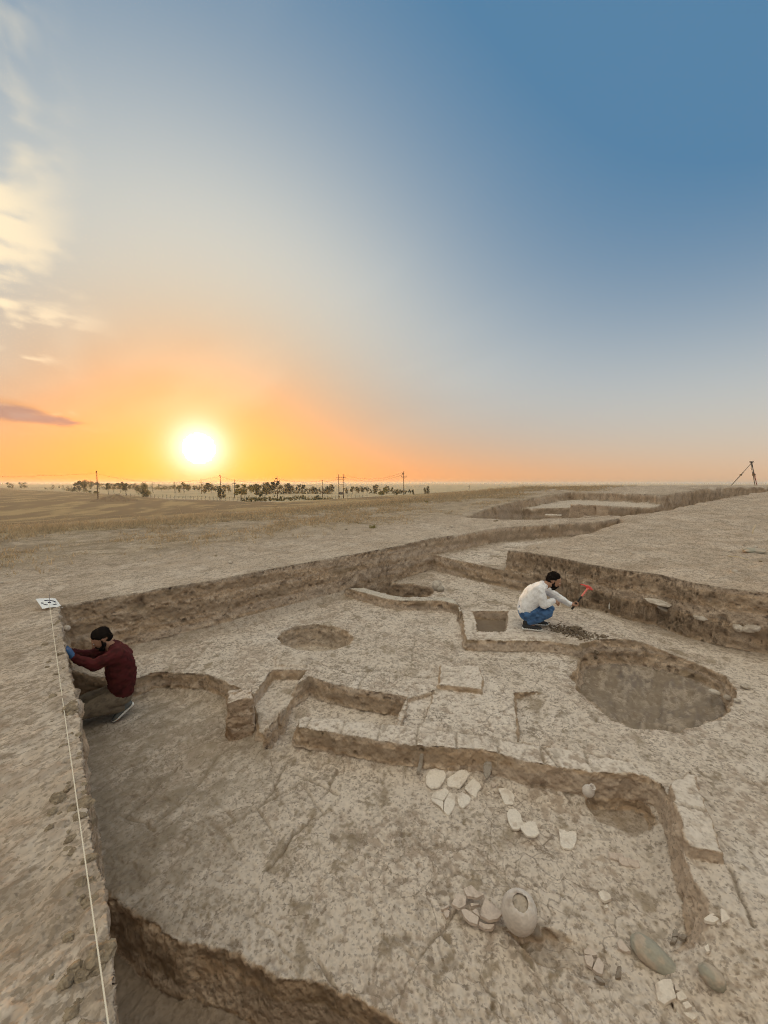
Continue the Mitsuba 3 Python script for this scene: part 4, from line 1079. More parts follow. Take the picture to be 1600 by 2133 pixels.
# the man in white, squatting before the right wall with a hammer
R_ = Figure([2.159, 5.640, hz(2.159, 5.640) + .012], (.979, -.206))
kr = thing('person', 'man in white long sleeved top and blue jeans squatting with a red hammer', 'person')
sk, hair, beard, eyes, at = head_bits((.290, .15, .722), (.90, 0, -.43))
hipN, hipF, knN, knF, anN, anF = (-.075, .075, .235), (-.075, .245, .235), (.205, .03, .275), (.265, .30, .255), (-.035, .045, .095), (.085, .28, .095)
shN, shF, elN, elF, wrN, wrF = (.065, -.005, .595), (.12, .325, .575), (.135, -.035, .405), (.39, .37, .425), (.275, .055, .450), (.575, .33, .335)
neck_b = (.155, .16, .625)
body = sk + chain((neck_b, .055), ((.245, .155, .68), .054)) + chain(([hipN, hipF], .085), ([(-.06, .09, .38), (-.06, .24, .38)], .09), ([(.02, .07, .50), (.03, .26, .50)], .095), ([shN, shF], .05), (neck_b, .05))
body += chain((hipN, .075), (knN, .05), (anN, .035), ((.03, .04, .04), .028)) + chain((hipF, .075), (knF, .05), (anF, .035), ((.16, .28, .04), .028))
body += chain((shN, .045), (elN, .038), (wrN, .027)) + chain((shF, .045), (elF, .038), (wrF, .027))
ax_h = unit((.176, 0, .275))
grip = np.array([.640, .325, .330])
body += hand_bits(wrN, (.75, .55, -.25), (-.1, .3, -.9), .55, -1) + hand_bits(wrF, unit(grip - np.array(wrF) + [0, 0, -.005]), (-.45, .0, .9), 1.05, -1, .98)
part(kr, 'body', skin_mesh(R_, body, .012, 5), 'skin', smooth=True)
shirt = chain(([(-.085, .085, .275), (-.085, .235, .275)], .105), ([(-.055, .085, .37), (-.055, .235, .37)], .122), ([(.02, .065, .49), (.03, .255, .49)], .128), ([shN, shF], .075), ([(.15, .12, .635), (.15, .20, .635)], .06))
shirt += chain((shN, .078), (elN, .060), (np.array(elN) * .08 + np.array(wrN) * .92, .043)) + chain((shF, .078), (elF, .058), (np.array(elF) * .08 + np.array(wrF) * .92, .042))
part(kr, 'top', skin_mesh(R_, shirt, .016, 6, .030, 91), 'white_shirt', smooth=True)
tro = chain(([hipN, hipF], .110), ([(-.08, .09, .30), (-.08, .23, .30)], .104)) + chain((hipN, .105), (knN, .074), (np.array(anN) + [0, 0, .015], .054)) + chain((hipF, .105), (knF, .074), (np.array(anF) + [0, 0, .015], .054))
part(kr, 'jeans', skin_mesh(R_, tro, .016, 6, .030, 95), 'blue_jeans', smooth=True)
part(kr, 'hair', skin_mesh(R_, hair, .008, 3, .026, 97), 'black_hair', smooth=True)
part(kr, 'beard', skin_mesh(R_, beard, .010, 3, .010, 98), 'black_hair', smooth=True)
for e in eyes:
    part(kr, 'eye', skin_mesh(R_, [e], .006, 0), 'eye_white', smooth=True)
shoe(R_, kr, (-.135, .045, .006), (.125, .035, .006), (0, 0, 1), 'shoe_black', 'sole_white')
shoe(R_, kr, (-.005, .28, .006), (.255, .28, .006), (0, 0, 1), 'shoe_black', 'sole_white')
# the hammer he holds: pick on one side, square face on the other
kh = thing('hammer', 'red geologist hammer with black grip held up by the man in white', 'hammer')
pa = lambda t: grip + ax_h * t
top_h = pa(.322)
ho = unit((-.80, -.14, .38)); ho = unit(ho - ax_h * (ho @ ax_h))
part(kh, 'grip', skin_mesh(R_, chain((pa(-.075), .0150), (pa(.0), .0135), (pa(.12), .0145), (pa(.155), .012)), .01, 2), 'black_rubber', smooth=True)
part(kh, 'shaft', skin_mesh(R_, chain((pa(.15), .0115), (pa(.235), .0125), (pa(.31), .0135)), .01, 1), 'red_pale', smooth=True)
hd_ = [Manifold.batch_hull([ball(top_h + ho * a + ax_h * b, .011) for a in (-.03, .03) for b in (-.012, .014)])]
hd_ += chain((top_h + ho * .02, .013), (top_h + ho * .07 - ax_h * .005, .011), (top_h + ho * .130 - ax_h * .022, .004))
hd_ += chain((top_h - ho * .02, .014), (top_h - ho * .045, .0135)) + chain((top_h - ho * .04, .015), (top_h - ho * .056, .015))
part(kh, 'head', skin_mesh(R_, hd_, .008, 1), 'red_paint', smooth=True)
# ---------------------------------------------------------------- survey target, string, pegs, tripod
mat('paper', {'type': 'twosided', 'b': {'type': 'diffuse', 'reflectance': rgb(.82, .83, .84)}})
mat('ink', {'type': 'twosided', 'b': {'type': 'diffuse', 'reflectance': rgb(.025, .03, .06)}})
mat('ink_grey', {'type': 'twosided', 'b': {'type': 'diffuse', 'reflectance': rgb(.13, .14, .16)}})
mat('steel', {'type': 'principled', 'base_color': rgb(.35, .33, .33), 'metallic': .7, 'roughness': .45})
mat('cord_white', {'type': 'diffuse', 'reflectance': rgb(.74, .69, .58)})
mat('peg_white', {'type': 'diffuse', 'reflectance': rgb(.75, .72, .66)})
mat('straw', {'type': 'twosided', 'b': {'type': 'diffuse', 'reflectance': rgb(.60, .52, .38)}})
mat('wood_dark', {'type': 'diffuse', 'reflectance': rgb(.085, .055, .035)})
mat('dark_metal', {'type': 'principled', 'base_color': rgb(.05, .045, .04), 'roughness': .5})
mat('leg_metal', {'type': 'principled', 'base_color': rgb(.22, .19, .16), 'roughness': .5})
mat('leg_red', {'type': 'principled', 'base_color': rgb(.20, .055, .035), 'roughness': .5})


def tube(pts, r0, sides=8, r1=None):
    p = np.asarray(pts, float)
    t = np.gradient(p, axis=0); t /= np.linalg.norm(t, axis=1, keepdims=True)
    a = np.cross(t, np.where(np.abs(t[:, 2:]) < .9, [0, 0, 1.], [1., 0, 0])); a /= np.linalg.norm(a, axis=1, keepdims=True)
    b = np.cross(t, a); an_ = np.arange(sides) * 2 * np.pi / sides
    rr_ = np.linspace(r0, r0 if r1 is None else r1, len(p))[:, None, None]
    v = (p[:, None] + rr_ * (np.cos(an_)[None, :, None] * a[:, None] + np.sin(an_)[None, :, None] * b[:, None])).reshape(-1, 3)
    i, j = np.meshgrid(np.arange(len(p) - 1), np.arange(sides), indexing='ij')
    q = np.stack([i * sides + j, i * sides + (j + 1) % sides, (i + 1) * sides + (j + 1) % sides, (i + 1) * sides + j], -1).reshape(-1, 4)
    f = np.vstack([q[:, [0, 1, 2]], q[:, [0, 2, 3]]])
    n = len(v)
    v = np.vstack([v, p[0], p[-1]])
    jj = np.arange(sides)
    e = (len(p) - 1) * sides
    f = np.vstack([f, np.stack([np.full(sides, n), (jj + 1) % sides, jj], 1), np.stack([np.full(sides, n + 1), e + jj, e + (jj + 1) % sides], 1)])
    return trimesh.Trimesh(v, f, process=False)


NL, NR, FL = np.array([-4.267, 4.879, .035]), np.array([-4.165, 5.040, -.005]), np.array([-4.462, 5.063, .105])
e1, e2 = NR - NL, FL - NL
e1 = unit(e1) * .21; e2 = unit(e2 - unit(e1) * (e2 @ unit(e1))) * .285
pn = unit(np.cross(e1, e2)); pn = pn if pn[2] > 0 else -pn


def sheet(u, v_, lift=0.):
    u, v_ = np.asarray(u, float), np.asarray(v_, float)
    sag = .012 * np.sin(u * 3.1) * (1 - v_) - .02 * (u - .5) ** 2
    return NL + u[:, None] * e1 + v_[:, None] * e2 + (sag + lift)[:, None] * pn


uu, vv_ = np.meshgrid(np.linspace(0, 1, 13), np.linspace(0, 1, 13), indexing='ij')
i, j = np.meshgrid(np.arange(12), np.arange(12), indexing='ij')
a_ = (i * 13 + j).ravel()
qf = np.stack([a_, a_ + 13, a_ + 14, a_ + 1], 1)
v0, v1 = sheet(uu.ravel(), vv_.ravel()), sheet(uu.ravel(), vv_.ravel(), -.0012)
kt = thing('survey_target', 'white paper survey target with black ring segments nailed at the trench corner', 'survey target')
part(kt, 'sheet', trimesh.Trimesh(np.vstack([v0, v1]), np.vstack([np.vstack([qf[:, [0, 1, 2]], qf[:, [0, 2, 3]]]), np.vstack([qf[:, [0, 2, 1]], qf[:, [0, 3, 2]]]) + 169]), process=False), 'paper', smooth=True)


def ring_seg(r0, r1, a0, a1, bsdf, name):
    t = np.linspace(math.radians(a0), math.radians(a1), 24)
    U_ = np.concatenate([.5 + r1 * np.cos(t), .5 + r0 * np.cos(t)]); V_ = np.concatenate([.5 + r1 * np.sin(t) * .74, .5 + r0 * np.sin(t) * .74])
    n = len(t); k = np.arange(n - 1)
    f = np.concatenate([np.stack([k, k + 1, k + n + 1], 1), np.stack([k, k + n + 1, k + n], 1)])
    part(kt, name, trimesh.Trimesh(sheet(U_, V_, .0015), f, process=False), bsdf, smooth=True)


ring_seg(.0, .085, 0, 360, 'ink', 'centre_dot')
ring_seg(.29, .40, 8, 118, 'ink', 'ring_segment')
ring_seg(.29, .40, 165, 190, 'ink', 'ring_segment')
ring_seg(.29, .40, 205, 242, 'ink_grey', 'ring_segment')
ring_seg(.29, .40, 285, 330, 'ink_grey', 'ring_segment')
pc_ = sheet([.5], [.5])[0]
part(kt, 'nail', tube([pc_ - [0, 0, .12], pc_ + [.004, .004, .115]], .0035), 'steel', smooth=50)
part(kt, 'nail_head', tube([pc_ + [.004, .004, .113], pc_ + [.004, .004, .118]], .008), 'steel', smooth=50)
# the string runs from the target along the lip to beyond the picture
A_s, B_s = pc_ + [.05, -.06, .012], np.array([-.70, .93, .055])
tt_ = np.linspace(0, 1, 60)[:, None]
line = A_s + (B_s - A_s) * tt_
line[:, 2] = np.maximum(line[:, 2] - .03 * np.sin(np.pi * tt_[:, 0]), -9)
thing('string_line', 'thin white string stretched along the left lip of the trench', 'string', tube(line, .0024, 6), 'cord_white', smooth=60)
kp = thing('peg', 'thin white peg standing on the edge of the right wall', 'peg', tube([[3.83, 6.64, hz(3.83, 6.64) - .05], [3.835, 6.65, hz(3.83, 6.64) + .14]], .008), 'peg_white', smooth=50)
thing('stick', 'dry pale stick lying on the ground at the right edge', 'stick', tube([[6.40, 7.33, hz(6.4, 7.33) + .02], [6.44, 7.15, hz(6.44, 7.15) + .035], [6.47, 6.99, hz(6.47, 6.99) + .018]], .010, 6, .006), 'straw', smooth=50)
thing('stalk', 'dry pale plant stalk standing on the ground at the right edge', 'stalk', tube([[9.02, 9.69, hz(9.02, 9.69)], [9.04, 9.69, hz(9.02, 9.69) + .11], [9.09, 9.70, hz(9.02, 9.69) + .22]], .014, 6, .006), 'straw', smooth=50)

tz = hz(24.2, 26.44)
kt3 = thing('tripod', 'surveying tripod standing on the skyline at the right', 'tripod')
hd = np.array([24.02, 26.2, tz + 1.52])
part(kt3, 'head', trimesh.util.concatenate([tube([hd + [0, 0, .0], hd + [0, 0, .06]], .12, 16, .11), tube([hd + [0, 0, -.09], hd], .05, 12, .07)]), 'dark_metal', smooth=40)
for nm, b_, m1, m2 in (('leg', (23.22, 26.72), 'leg_metal', 'leg_metal'), ('leg', (24.2, 25.9), 'dark_metal', 'leg_red'), ('leg', (24.62, 26.5), 'leg_metal', 'leg_metal')):
    foot = np.array([b_[0], b_[1], hz(*b_) - .02]); t0 = hd + unit(foot - hd) * .05 + [0, 0, -.05]
    mid_ = t0 + (foot - t0) * .5; sd_ = unit(np.cross(foot - t0, [0, 0, 1.])) * .035
    kk_ = part(kt3, nm, trimesh.util.concatenate([tube([t0 + sd_, mid_ + sd_], .014), tube([t0 - sd_, mid_ - sd_], .014)]), m1, smooth=40)
    put(key(kk_ + '__lower_section'), tube([mid_ - (foot - t0) * .12, foot], .030, 8, .022), m2, 40)
    put(key(kk_ + '__clamp'), trimesh.creation.box([.09, .09, .10], transform=trimesh.transformations.translation_matrix(mid_)), 'dark_metal', False)

# ---------------------------------------------------------------- the plain: trees, bushes, poles, wires, fence
mat('bark', {'type': 'diffuse', 'reflectance': rgb(.10, .075, .05)})
LEAF = {}
for n_, c_ in (('leaf_dark', (.06, .062, .024)), ('leaf_mid', (.115, .105, .038)), ('leaf_light', (.19, .17, .055))):
    mat(n_, {'type': 'principledthin', 'base_color': rgb(*c_), 'roughness': .7, 'diff_trans': .6})
    LEAF[n_] = n_


def at_px(px, py, zg=-4.2):
    """a point of the plain seen in that direction: only used to set out where things stand"""
    y = (1.6 - zg) * 830 / (py - 1006)
    return (px - 800) / 830 * y, y


def crown_mesh(c, size, n, leaf, seed, lobes=7, low=0.):
    g = np.random.default_rng(seed)
    lc = g.normal(0, .30, (lobes, 3)) * size + c; lc[:, 2] = np.clip(lc[:, 2], c[2] - size[2] * .42, c[2] + size[2] * .42)
    lr = g.uniform(.16, .30, lobes)[:, None] * size
    w_ = g.integers(0, lobes, n)
    d_ = g.normal(0, 1, (n, 3)); d_ /= np.linalg.norm(d_, axis=1, keepdims=True)
    p = lc[w_] + d_ * lr[w_] * (g.uniform(0, 1, (n, 1)) ** .45)
    a = g.normal(0, 1, (n, 3)); a /= np.linalg.norm(a, axis=1, keepdims=True)
    b = np.cross(a, g.normal(0, 1, (n, 3))); b /= np.linalg.norm(b, axis=1, keepdims=True)
    s_ = leaf * g.uniform(.5, 1.3, (n, 1))
    v = np.stack([p - a * s_, p + b * s_ * .6, p + a * s_, p - b * s_ * .6], 1).reshape(-1, 3)
    q = np.arange(n)[:, None] * 4 + np.arange(4)
    return trimesh.Trimesh(v, np.vstack([q[:, [0, 1, 2]], q[:, [0, 2, 3]]]), process=False)


def tree(px, top, base, wpx, label, leaf='leaf_dark', trunk=.35, n=420, group='trees on the plain', cat='tree', name='tree', squeeze=1.):
    x, y = at_px(px, base)
    zg = hz(x, y)
    h_ = (base - top) / 830 * y + (-4.2 - zg); w_ = wpx * 1.25 / 830 * y
    sd_ = int(px * 7 + base)
    k = thing(name, label, cat, group=group)
    g = np.random.default_rng(sd_)
    t_h = h_ * max(trunk, .05)
    lean = g.normal(0, .02) * h_
    part(k, 'trunk', tube([[x, y, zg - .2], [x + lean, y, zg + t_h], [x + lean * 1.4, y, zg + h_ * .8]], .035 * h_ ** .9 * .8, 6, .012 * h_), 'bark', smooth=50)
    if trunk > .15:
        limbs = [tube([[x + lean, y, zg + t_h * g.uniform(.8, 1.1)], [x + lean + g.normal(0, .25) * w_, y + g.normal(0, .25) * w_, zg + h_ * g.uniform(.65, .9)]], .011 * h_, 5, .004 * h_) for _ in range(4)]
        part(k, 'limbs', trimesh.util.concatenate(limbs), 'bark', smooth=50)
    c = np.array([x + lean, y, zg + t_h + (h_ - t_h) * .5])
    part(k, 'crown', crown_mesh(c, np.array([w_, w_, (h_ - t_h) * 1.12]), n, max(.062 * h_, .2), sd_, 9), leaf, smooth=False)
    return k


TREES = [  # px, top, base, width, leaf, trunk share, label
    (19, 1006, 1018, 9, 'leaf_dark', .3, 'small round tree at the far left edge of the plain'), (53, 1006, 1018.5, 11, 'leaf_dark', .3, 'second small round tree from the left edge'),
    (28, 1011, 1018, 4, 'leaf_dark', .1, 'tiny bush between the two leftmost trees'),
    (166, 1003, 1024, 12, 'leaf_dark', .25, 'dark tree left of the tall bush beside the leftmost pole'), (181, 1004, 1026, 17, 'leaf_mid', .08, 'tall bush just left of the leftmost pole'),
    (152, 1018, 1024, 7, 'leaf_dark', .1, 'low bush at the left foot of the tall bush'), (160, 1017, 1024.5, 9, 'leaf_dark', .1, 'low dark bush right before the tall bush'), (143, 1019, 1023, 5, 'leaf_dark', .1, 'lone low bush left of the tall bush'),
    (198, 1022, 1028, 13, 'leaf_mid', .1, 'low bush at the foot of the leftmost pole'),
    (198, 1003, 1018, 14, 'leaf_dark', .3, 'dark airy tree behind the leftmost pole'), (213, 1008, 1018, 8, 'leaf_dark', .3, 'small dark tree right of the leftmost pole'),
    (226, 1008, 1030, 9, 'leaf_mid', .55, 'thin trunked tree right of the leftmost pole'), (237, 1006, 1025, 10, 'leaf_dark', .45, 'thin dark tree, second right of the leftmost pole'),
    (252, 1006, 1027, 8, 'leaf_dark', .5, 'slender dark tree before the spoil heap'), (263, 1007, 1032, 11, 'leaf_mid', .5, 'tall thin tree behind the spoil heap'),
    (245, 1007, 1020, 10, 'leaf_dark', .3, 'small tree in the row behind the spoil heap'), (272, 1008, 1019.5, 9, 'leaf_dark', .3, 'small tree in the row right of the spoil heap'), (284, 1008, 1019.5, 9, 'leaf_dark', .3, 'small round tree left of the broad bush'),
    (299, 1010, 1035, 20, 'leaf_mid', .06, 'broad dense bush with its left side dark, left of the sun'), (310, 1011, 1034, 14, 'leaf_light', .12, 'light green bush grown into the broad bush left of the sun'),
    (328, 1013, 1021, 9, 'leaf_mid', .3, 'faint tree in the row under the left side of the glow'), (337, 1013, 1024, 8, 'leaf_mid', .4, 'thin faint tree under the left side of the glow'), (352, 1013, 1021, 9, 'leaf_mid', .3, 'faint round tree in the row under the glow'),
    (365, 1012, 1024, 8, 'leaf_mid', .4, 'slim tree just left of the tall one under the sun'), (373, 1013, 1026, 4, 'leaf_mid', .2, 'very narrow tree left of the tall one under the sun'), (384, 1004.5, 1029, 13, 'leaf_mid', .4, 'tall tree with open crown straight below the sun'),
    (394, 1013, 1021, 7, 'leaf_mid', .3, 'faint small tree right of the tall one under the sun'), (405, 1012, 1022, 6, 'leaf_mid', .3, 'small upright tree below the sun'), (413, 1012, 1023, 9, 'leaf_mid', .3, 'small dark tree below the sun'),
    (427, 1008, 1028, 13, 'leaf_mid', .25, 'tall pair of trees right below the sun'), (441, 1012, 1028, 9, 'leaf_mid', .35, 'tree right of the tall pair below the sun'), (449, 1013, 1026, 7, 'leaf_mid', .35, 'thin tree left of the short pole under the sun'),
    (458, 1018, 1043, 12, 'leaf_mid', .35, 'narrow nearer tree at the foot of the pole right of the sun'), (470, 1012, 1027, 9, 'leaf_mid', .3, 'tree right of the pole under the sun'), (477, 1013, 1027, 7, 'leaf_mid', .3, 'small tree left of the light green one'),
    (503, 1012, 1042, 20, 'leaf_light', .30, 'light green drooping tree right of the sun'), (512, 1016, 1033, 10, 'leaf_mid', .3, 'dim tree behind the light green drooping one'),
    (540, 1007, 1038, 19, 'leaf_mid', .25, 'broad olive tree left of the transformer pole'), (552, 1010, 1033, 10, 'leaf_mid', .2, 'smaller olive tree touching the broad one'), (522, 1013, 1026, 6, 'leaf_dark', .3, 'small tree left of the broad olive one'),
    (562, 1005, 1029, 15, 'leaf_dark', .4, 'tall open crowned tree left of the transformer pole'), (573, 1006, 1029, 12, 'leaf_dark', .4, 'tall open crowned tree behind the transformer pole'), (591, 1008, 1029, 16, 'leaf_dark', .35, 'tall wide tree right of the transformer pole'), (603, 1010, 1029, 14, 'leaf_dark', .35, 'wide tree, second right of the transformer pole'),
    (621, 1011, 1028, 6, 'leaf_dark', .4, 'thin tree midway between the two middle poles'), (634, 1011, 1028, 12, 'leaf_dark', .45, 'thin open tree, second of the airy three'), (650, 1011, 1028, 12, 'leaf_dark', .45, 'thin open tree, last of the airy three'),
    (682, 1015, 1029, 14, 'leaf_dark', .08, 'round dark bush right of the thin middle pole'), (692, 1011, 1029, 10, 'leaf_dark', .15, 'dark tree left of the double pole'), (660, 1033, 1041, 8, 'leaf_mid', .08, 'lone bush standing in the pale field'),
    (723, 1017, 1029, 7, 'leaf_dark', .2, 'small tree right of the double pole'), (735, 1014, 1029, 9, 'leaf_mid', .2, 'pointed tree right of the double pole'), (748, 1014, 1027, 14, 'leaf_dark', .08, 'round dark tree, left one of the dark clump'), (757, 1014, 1027, 11, 'leaf_dark', .08, 'round dark tree, right one of the dark clump'), (766, 1016, 1027, 9, 'leaf_dark', .08, 'low dark tree at the end of the dark clump'),
    (780, 1009, 1028, 10, 'leaf_dark', .3, 'tall dark tree right of the dark clump'), (794, 1017, 1036, 15, 'leaf_light', .35, 'light green tree at the edge of the mound'), (809, 1012, 1027, 9, 'leaf_mid', .3, 'slim tree left of the right hand pole'), (826, 1017, 1032, 9, 'leaf_mid', .2, 'green bush left of the right hand pole'),
    (836, 1022, 1028, 14, 'leaf_dark', .05, 'low dark bush left of the right hand pole'), (854, 1020, 1030, 4, 'leaf_dark', .15, 'thin sapling just right of the right hand pole'), (860, 1020, 1030, 4, 'leaf_dark', .15, 'second thin sapling right of the right hand pole'), (891, 1011, 1031, 8, 'leaf_dark', .15, 'dark conical tree alone on the skyline right of the poles')]
for px, tp, bs, wd, lf, tk, lb in TREES:
    tree(px, tp, bs, wd, lb, lf, tk, n=900 if wd > 11 else 520)
# the row of far trees reads as one mass
g = np.random.default_rng(5)
far_b = []
for px in np.concatenate([np.arange(205, 480, 3.4), np.arange(100, 150, 6), np.arange(545, 690, 2.2), np.arange(770, 850, 4.)]):
    bs = 1019.5 if px < 480 else 1028.5
    x, y = at_px(px + g.normal(0, 1.5), bs + g.normal(0, .3)); h_ = (g.uniform(4, 10) if px < 480 else g.uniform(4.5, 11)) / 830 * y
    far_b.append(crown_mesh(np.array([x, y, -4.2 + h_ * .5]), np.array([7 / 830 * y, 7 / 830 * y, h_ * 1.15]), 110, .05 * h_ + .1, int(px * 3), 4))
thing('far_trees', None, None, trimesh.util.concatenate(far_b), 'leaf_dark', kind='stuff', smooth=False)
gb = []
for px in np.arange(508, 690, 2.2):
    x, y = at_px(px + g.normal(0, 1), 1046.5 - (px - 508) * .036 + g.normal(0, .8)); h_ = g.uniform(.8, 1.4) * (1 if px < 640 else .6)
    gb.append(crown_mesh(np.array([x, y, hz(x, y) + h_ * .45]), np.array([1.3, 1.6, h_ * 1.3]), 70, .16, int(px * 5), 3))
thing('green_crop', None, None, trimesh.util.concatenate(gb), 'leaf_mid', kind='stuff', smooth=False)

POLES = [(204, 981, 1042, 'one', 'tall single pole at the left with one short crossarm'), (319, 1005, 1027, 'cross', 'small far pole left of the sun'), (365, 1003, 1027, 'cross', 'small far pole with crossarm left below the sun'), (420, 1000, 1029, 'cross', 'faint pole straight below the sun'),
         (460, 989, 1040, 'one', 'tall dark pole just right below the sun'), (489, 999, 1038, 'cross', 'thin pole with crossarm right of the sun'), (578, 993, 1041, 'box', 'stout pole with crossarm and insulators right of the sun'), (672, 1000, 1036, 'one', 'thin pole in the middle of the pale field'),
         (841, 982, 1040, 'box', 'tall pole with crossarm at the edge of the mound'), (977, 1010, 1024, 'cross', 'tiny far pole beyond the mound')]
tops = {}
for px, tp, bs, kind, lb in POLES:
    x, y = at_px(px, bs); zg = hz(x, y); h_ = (1.6 + 4.2) - 0 + (1006 - tp) / 830 * y
    h_ = 1.6 + (1006 - tp) / 830 * y - zg
    k = thing('power_pole', lb, 'power pole', group='power poles on the plain')
    part(k, 'pole', tube([[x, y, zg - .3], [x, y, zg + h_]], .17, 8, .11), 'wood_dark', smooth=50)
    zt = zg + h_
    if kind != 'one':
        w_ = .95
        part(k, 'crossarm', trimesh.creation.box([2 * w_, .14, .16], transform=trimesh.transformations.translation_matrix([x, y, zt - (h_ * .2 if kind == 'box' else h_ * .2)])), 'wood_dark', smooth=False)
    if kind == 'box':
        for o in (-.85, .85):
            part(k, 'insulator', tube([[x + o, y, zt - h_ * .2], [x + o, y, zt - h_ * .2 + .45]], .09, 6), 'wood_dark', smooth=50)
        part(k, 'bracket', trimesh.creation.box([.7, .3, .35], transform=trimesh.transformations.translation_matrix([x - .3, y, zt - h_ * .09])), 'wood_dark', smooth=False)
    if kind == 'one':
        part(k, 'insulator', tube([[x - .2, y, zt - .5], [x - .2, y, zt - .05]], .08, 6), 'wood_dark', smooth=50)
    tops[px] = np.array([x, y, zt])
# the double pole carries a transformer
k = thing('power_pole', 'double pole joined by crossarms, carrying a dark transformer box', 'power pole', group='power poles on the plain')
y = at_px(710, 1039)[1]
xs = [(706 - 800) / 830 * y, (715.3 - 800) / 830 * y]
zt = 1.6 + (1006 - 988) / 830 * y
for x in xs:
    part(k, 'pole', tube([[x, y, hz(x, y) - .3], [x, y, zt]], .15, 8, .11), 'wood_dark', smooth=50)
for dz, ext in ((1.1, 1.1), (1.9, .5), (3.7, .1)):
    part(k, 'crossarm', trimesh.creation.box([xs[1] - xs[0] + 2 * ext, .14, .15], transform=trimesh.transformations.translation_matrix([sum(xs) / 2, y, zt - dz])), 'wood_dark', smooth=False)
part(k, 'transformer', trimesh.creation.box([1.4, .8, .85], transform=trimesh.transformations.translation_matrix([sum(xs) / 2, y - .1, 1.6 + (1006 - 1027.5) / 830 * y])), 'dark_metal', smooth=False)
tops[710] = np.array([sum(xs) / 2, y, zt - .9])
off = np.array([-300 / 1., 175., tops[204][2]])


def wire(a, b, sag, label):
    t = np.linspace(0, 1, 24)[:, None]
    p = a + (b - a) * t
    p[:, 2] -= 4 * sag * (t * (1 - t))[:, 0]
    thing('power_line', label, 'power line', tube(p, .028, 4), 'dark_metal', group='power lines between the poles', smooth=60)


wire(np.array([-190., 150., tops[204][2] - .2]), tops[204] + [0, 0, -.9], 1.2, 'thin power line coming to the leftmost pole from the left edge')
wire(tops[204] + [0, 0, -.9], tops[460] + [0, 0, -.6], 2.5, 'thin power line from the leftmost pole towards the sun')
wire(tops[460] + [0, 0, -.6], tops[578] + [0, 0, -1.6], 1.2, 'thin power line from the dark pole under the sun to the stout pole')
wire(tops[578] + [0, 0, -.6], tops[672] + [0, 0, -.2], .9, 'upper power line between the stout pole and the thin middle pole')
wire(tops[578] + [0, 0, -1.7], tops[672] + [0, 0, -.9], 1.5, 'lower power line between the stout pole and the thin middle pole')
wire(tops[672] + [0, 0, -.2], tops[710], .8, 'power line rising from the thin middle pole to the double pole')
wire(tops[710], tops[841] + [0, 0, -1.0], 2.0, 'lower sagging power line between the double pole and the right hand pole')
wire(tops[710] + [.9, 0, .7], tops[841] + [0, 0, -.2], 2.0, 'upper sagging power line between the double pole and the right hand pole')
wire(tops[841] + [0, 0, -5.], np.array([24., 190., 2.]), 1., 'power line leaving the right hand pole towards the skyline')

kf = thing('wire_fence', 'long fence of thin posts and wire across the plain below the sun', 'fence')
fp = []
for px in np.arange(240, 770, 8.2):
    bs = np.interp(px, [240, 330, 480, 560, 770], [1032, 1038, 1044, 1043, 1037])
    x, y = at_px(px + g.normal(0, .6), bs); zg = hz(x, y)
    hh_ = g.uniform(1.1, 1.5)
    part(kf, 'post', tube([[x, y, zg - .2], [x + g.normal(0, .04), y, zg + hh_]], .055, 5), 'wood_dark', smooth=50)
    fp.append([x, y, zg + .95])
part(kf, 'wire', trimesh.util.concatenate([tube(np.array(fp), .018, 4), tube(np.array(fp) - [0, 0, .4], .018, 4)]), 'dark_metal', smooth=60)

# heap of dug soil on the ploughed field
xh, yh = at_px(244, 1044.)
gx, gy = np.meshgrid(np.linspace(-1, 1, 41), np.linspace(-1, 1, 25), indexing='ij')
rr_ = np.hypot(gx, gy)
hx = np.stack([xh + gx * 6.6, yh + gy * 6.0, hz(xh, yh) - .3 + 2.6 * np.clip(1 - rr_ * (1 + .25 * np.sin(3 * np.arctan2(gy, gx) + 1)), 0, 1) ** .9 * (1 - .25 * (gx > 0))], -1).reshape(-1, 3)
hx[:, 2] += .35 * nz(hx, .5, 3, 7)
i, j = np.meshgrid(np.arange(40), np.arange(24), indexing='ij'); a_ = (i * 25 + j).ravel()
qf = np.stack([a_, a_ + 25, a_ + 26, a_ + 1], 1)
mat('heap_soil', bump({'type': 'diffuse', 'reflectance': speck([.24, .175, .115], [.17, .12, .08], 2.)}, field_h, 2e-2))
thing('spoil_heap', 'brown heap of dug soil on the ploughed field left of the sun', 'soil heap', trimesh.Trimesh(hx, np.vstack([qf[:, [0, 1, 2]], qf[:, [0, 2, 3]]]), process=False), 'heap_soil', smooth=True)

# dry grass and stubble on the mound
n_t = 15000
sT = rng.uniform(-14, 36, n_t * 3); tT = 2.0 + rng.gamma(2.6, 3.0, n_t * 3)
gxx = M0[0] + sT * .74 - tT * .673; gyy = M0[1] + sT * .673 + tT * .74
dens = meshkit.fbm(np.stack([gxx, gyy, 0 * gxx], 1) * .55, 3, 101)
ok = (tT < 17) & (gyy > 2) & (np.abs(np.arctan2(gxx, gyy)) < .9) & (rng.uniform(0, 1, len(sT)) < sst(.35, .65, dens) * sst(1.5, 6, tT) + .9 * np.exp(-((tT - 11.5) / 1.2) ** 2))
ok &= sd(FAR, gxx, gyy) > .3
gxx, gyy, tT = gxx[ok][:n_t], gyy[ok][:n_t], tT[ok][:n_t]
sW, tW = rng.uniform(10, 33, 900), rng.uniform(7.5, 15.5, 900)
xw, yw = M0[0] + sW * .74 - tW * .673, M0[1] + sW * .673 + tW * .74
gxx, gyy, tT = np.append(gxx, xw), np.append(gyy, yw), np.append(tT, np.full(900, 11.5))
gzz = H(gxx, gyy)
nb_ = 4
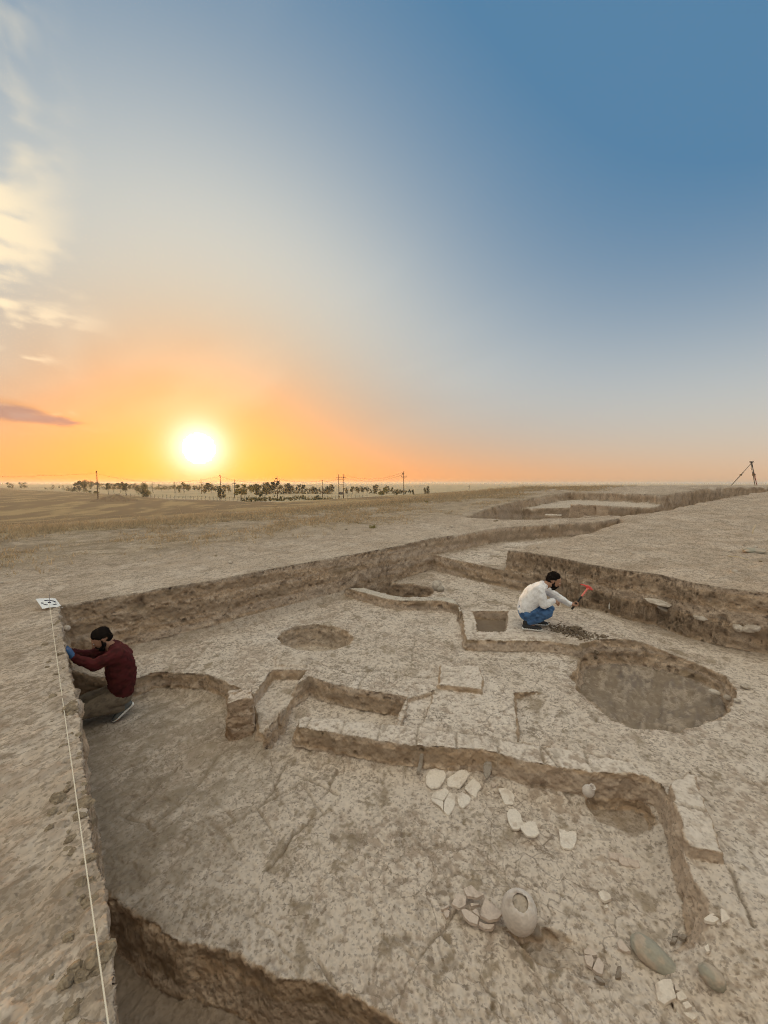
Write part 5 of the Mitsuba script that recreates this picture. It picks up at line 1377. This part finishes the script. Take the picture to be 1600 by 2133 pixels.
bx_ = np.repeat(np.stack([gxx, gyy, gzz], 1), nb_, 0) + rng.normal(0, 1, (len(gxx) * nb_, 3)) * [.05, .05, 0]
hb = rng.lognormal(-2.7, .5, len(bx_)) * np.repeat(1 + 1.1 * np.exp(-((tT - 11.5) / 1.3) ** 2), nb_)
dirb = rng.normal(0, .55, (len(bx_), 2)); wdt = .006 + .0004 * np.hypot(bx_[:, 0], bx_[:, 1])
sa = rng.uniform(0, np.pi, len(bx_)); sv = np.stack([np.cos(sa), np.sin(sa), 0 * sa], 1) * wdt[:, None]
tip = bx_ + np.column_stack([dirb * hb[:, None], hb])
gv = np.stack([bx_ - sv - [0, 0, .02], bx_ + sv - [0, 0, .02], tip], 1).reshape(-1, 3)
gc = np.repeat(np.array([.50, .41, .28]) * rng.uniform(.6, 1.15, (len(bx_), 1)), 3, 0)
mat('dry_blades', {'type': 'principledthin', 'base_color': {'type': 'mesh_attribute', 'name': 'vertex_color'}, 'roughness': .8, 'diff_trans': .9})
kg = tag('dry_grass', kind='stuff')
scene[kg] = mikit.ply(trimesh.Trimesh(gv, np.arange(len(gv)).reshape(-1, 3), process=False), 'dry_blades', False, color=gc)
# single tufts near the trench
for x, y, lb in ((-.35, 12.6, 'small green tuft on the bare ground behind the back wall'), (2.6, 24.0, 'taller pale tuft on the shoulder of the mound')):
    gg = np.random.default_rng(int(y)); v_ = []
    for _ in range(60):
        b0 = np.array([x + gg.normal(0, .05), y + gg.normal(0, .05), hz(x, y)]); s_ = np.array([.006, .0, 0]); v_ += [b0 - s_, b0 + s_, b0 + np.append(gg.normal(0, .07, 2), gg.uniform(.06, .16))]
    thing('grass_tuft', lb, 'grass tuft', trimesh.Trimesh(np.array(v_), np.arange(len(v_)).reshape(-1, 3), process=False), 'leaf_light', smooth=False)

# ---------------------------------------------------------------- dusty air
scene['haze_air'] = {'type': 'homogeneous', 'albedo': rgb(.96, .945, .92), 'sigma_t': .0005, 'phase': {'type': 'hg', 'g': .5}}
scene['haze'] = {'type': 'cube', 'to_world': T().translate([0, 0, 1.5]).scale([9000, 9000, 7.5]), 'bsdf': {'type': 'null'}, 'interior': {'type': 'ref', 'id': 'haze_air'}}
scene['camera']['medium'] = {'type': 'ref', 'id': 'haze_air'}
tag('haze', kind='stuff')
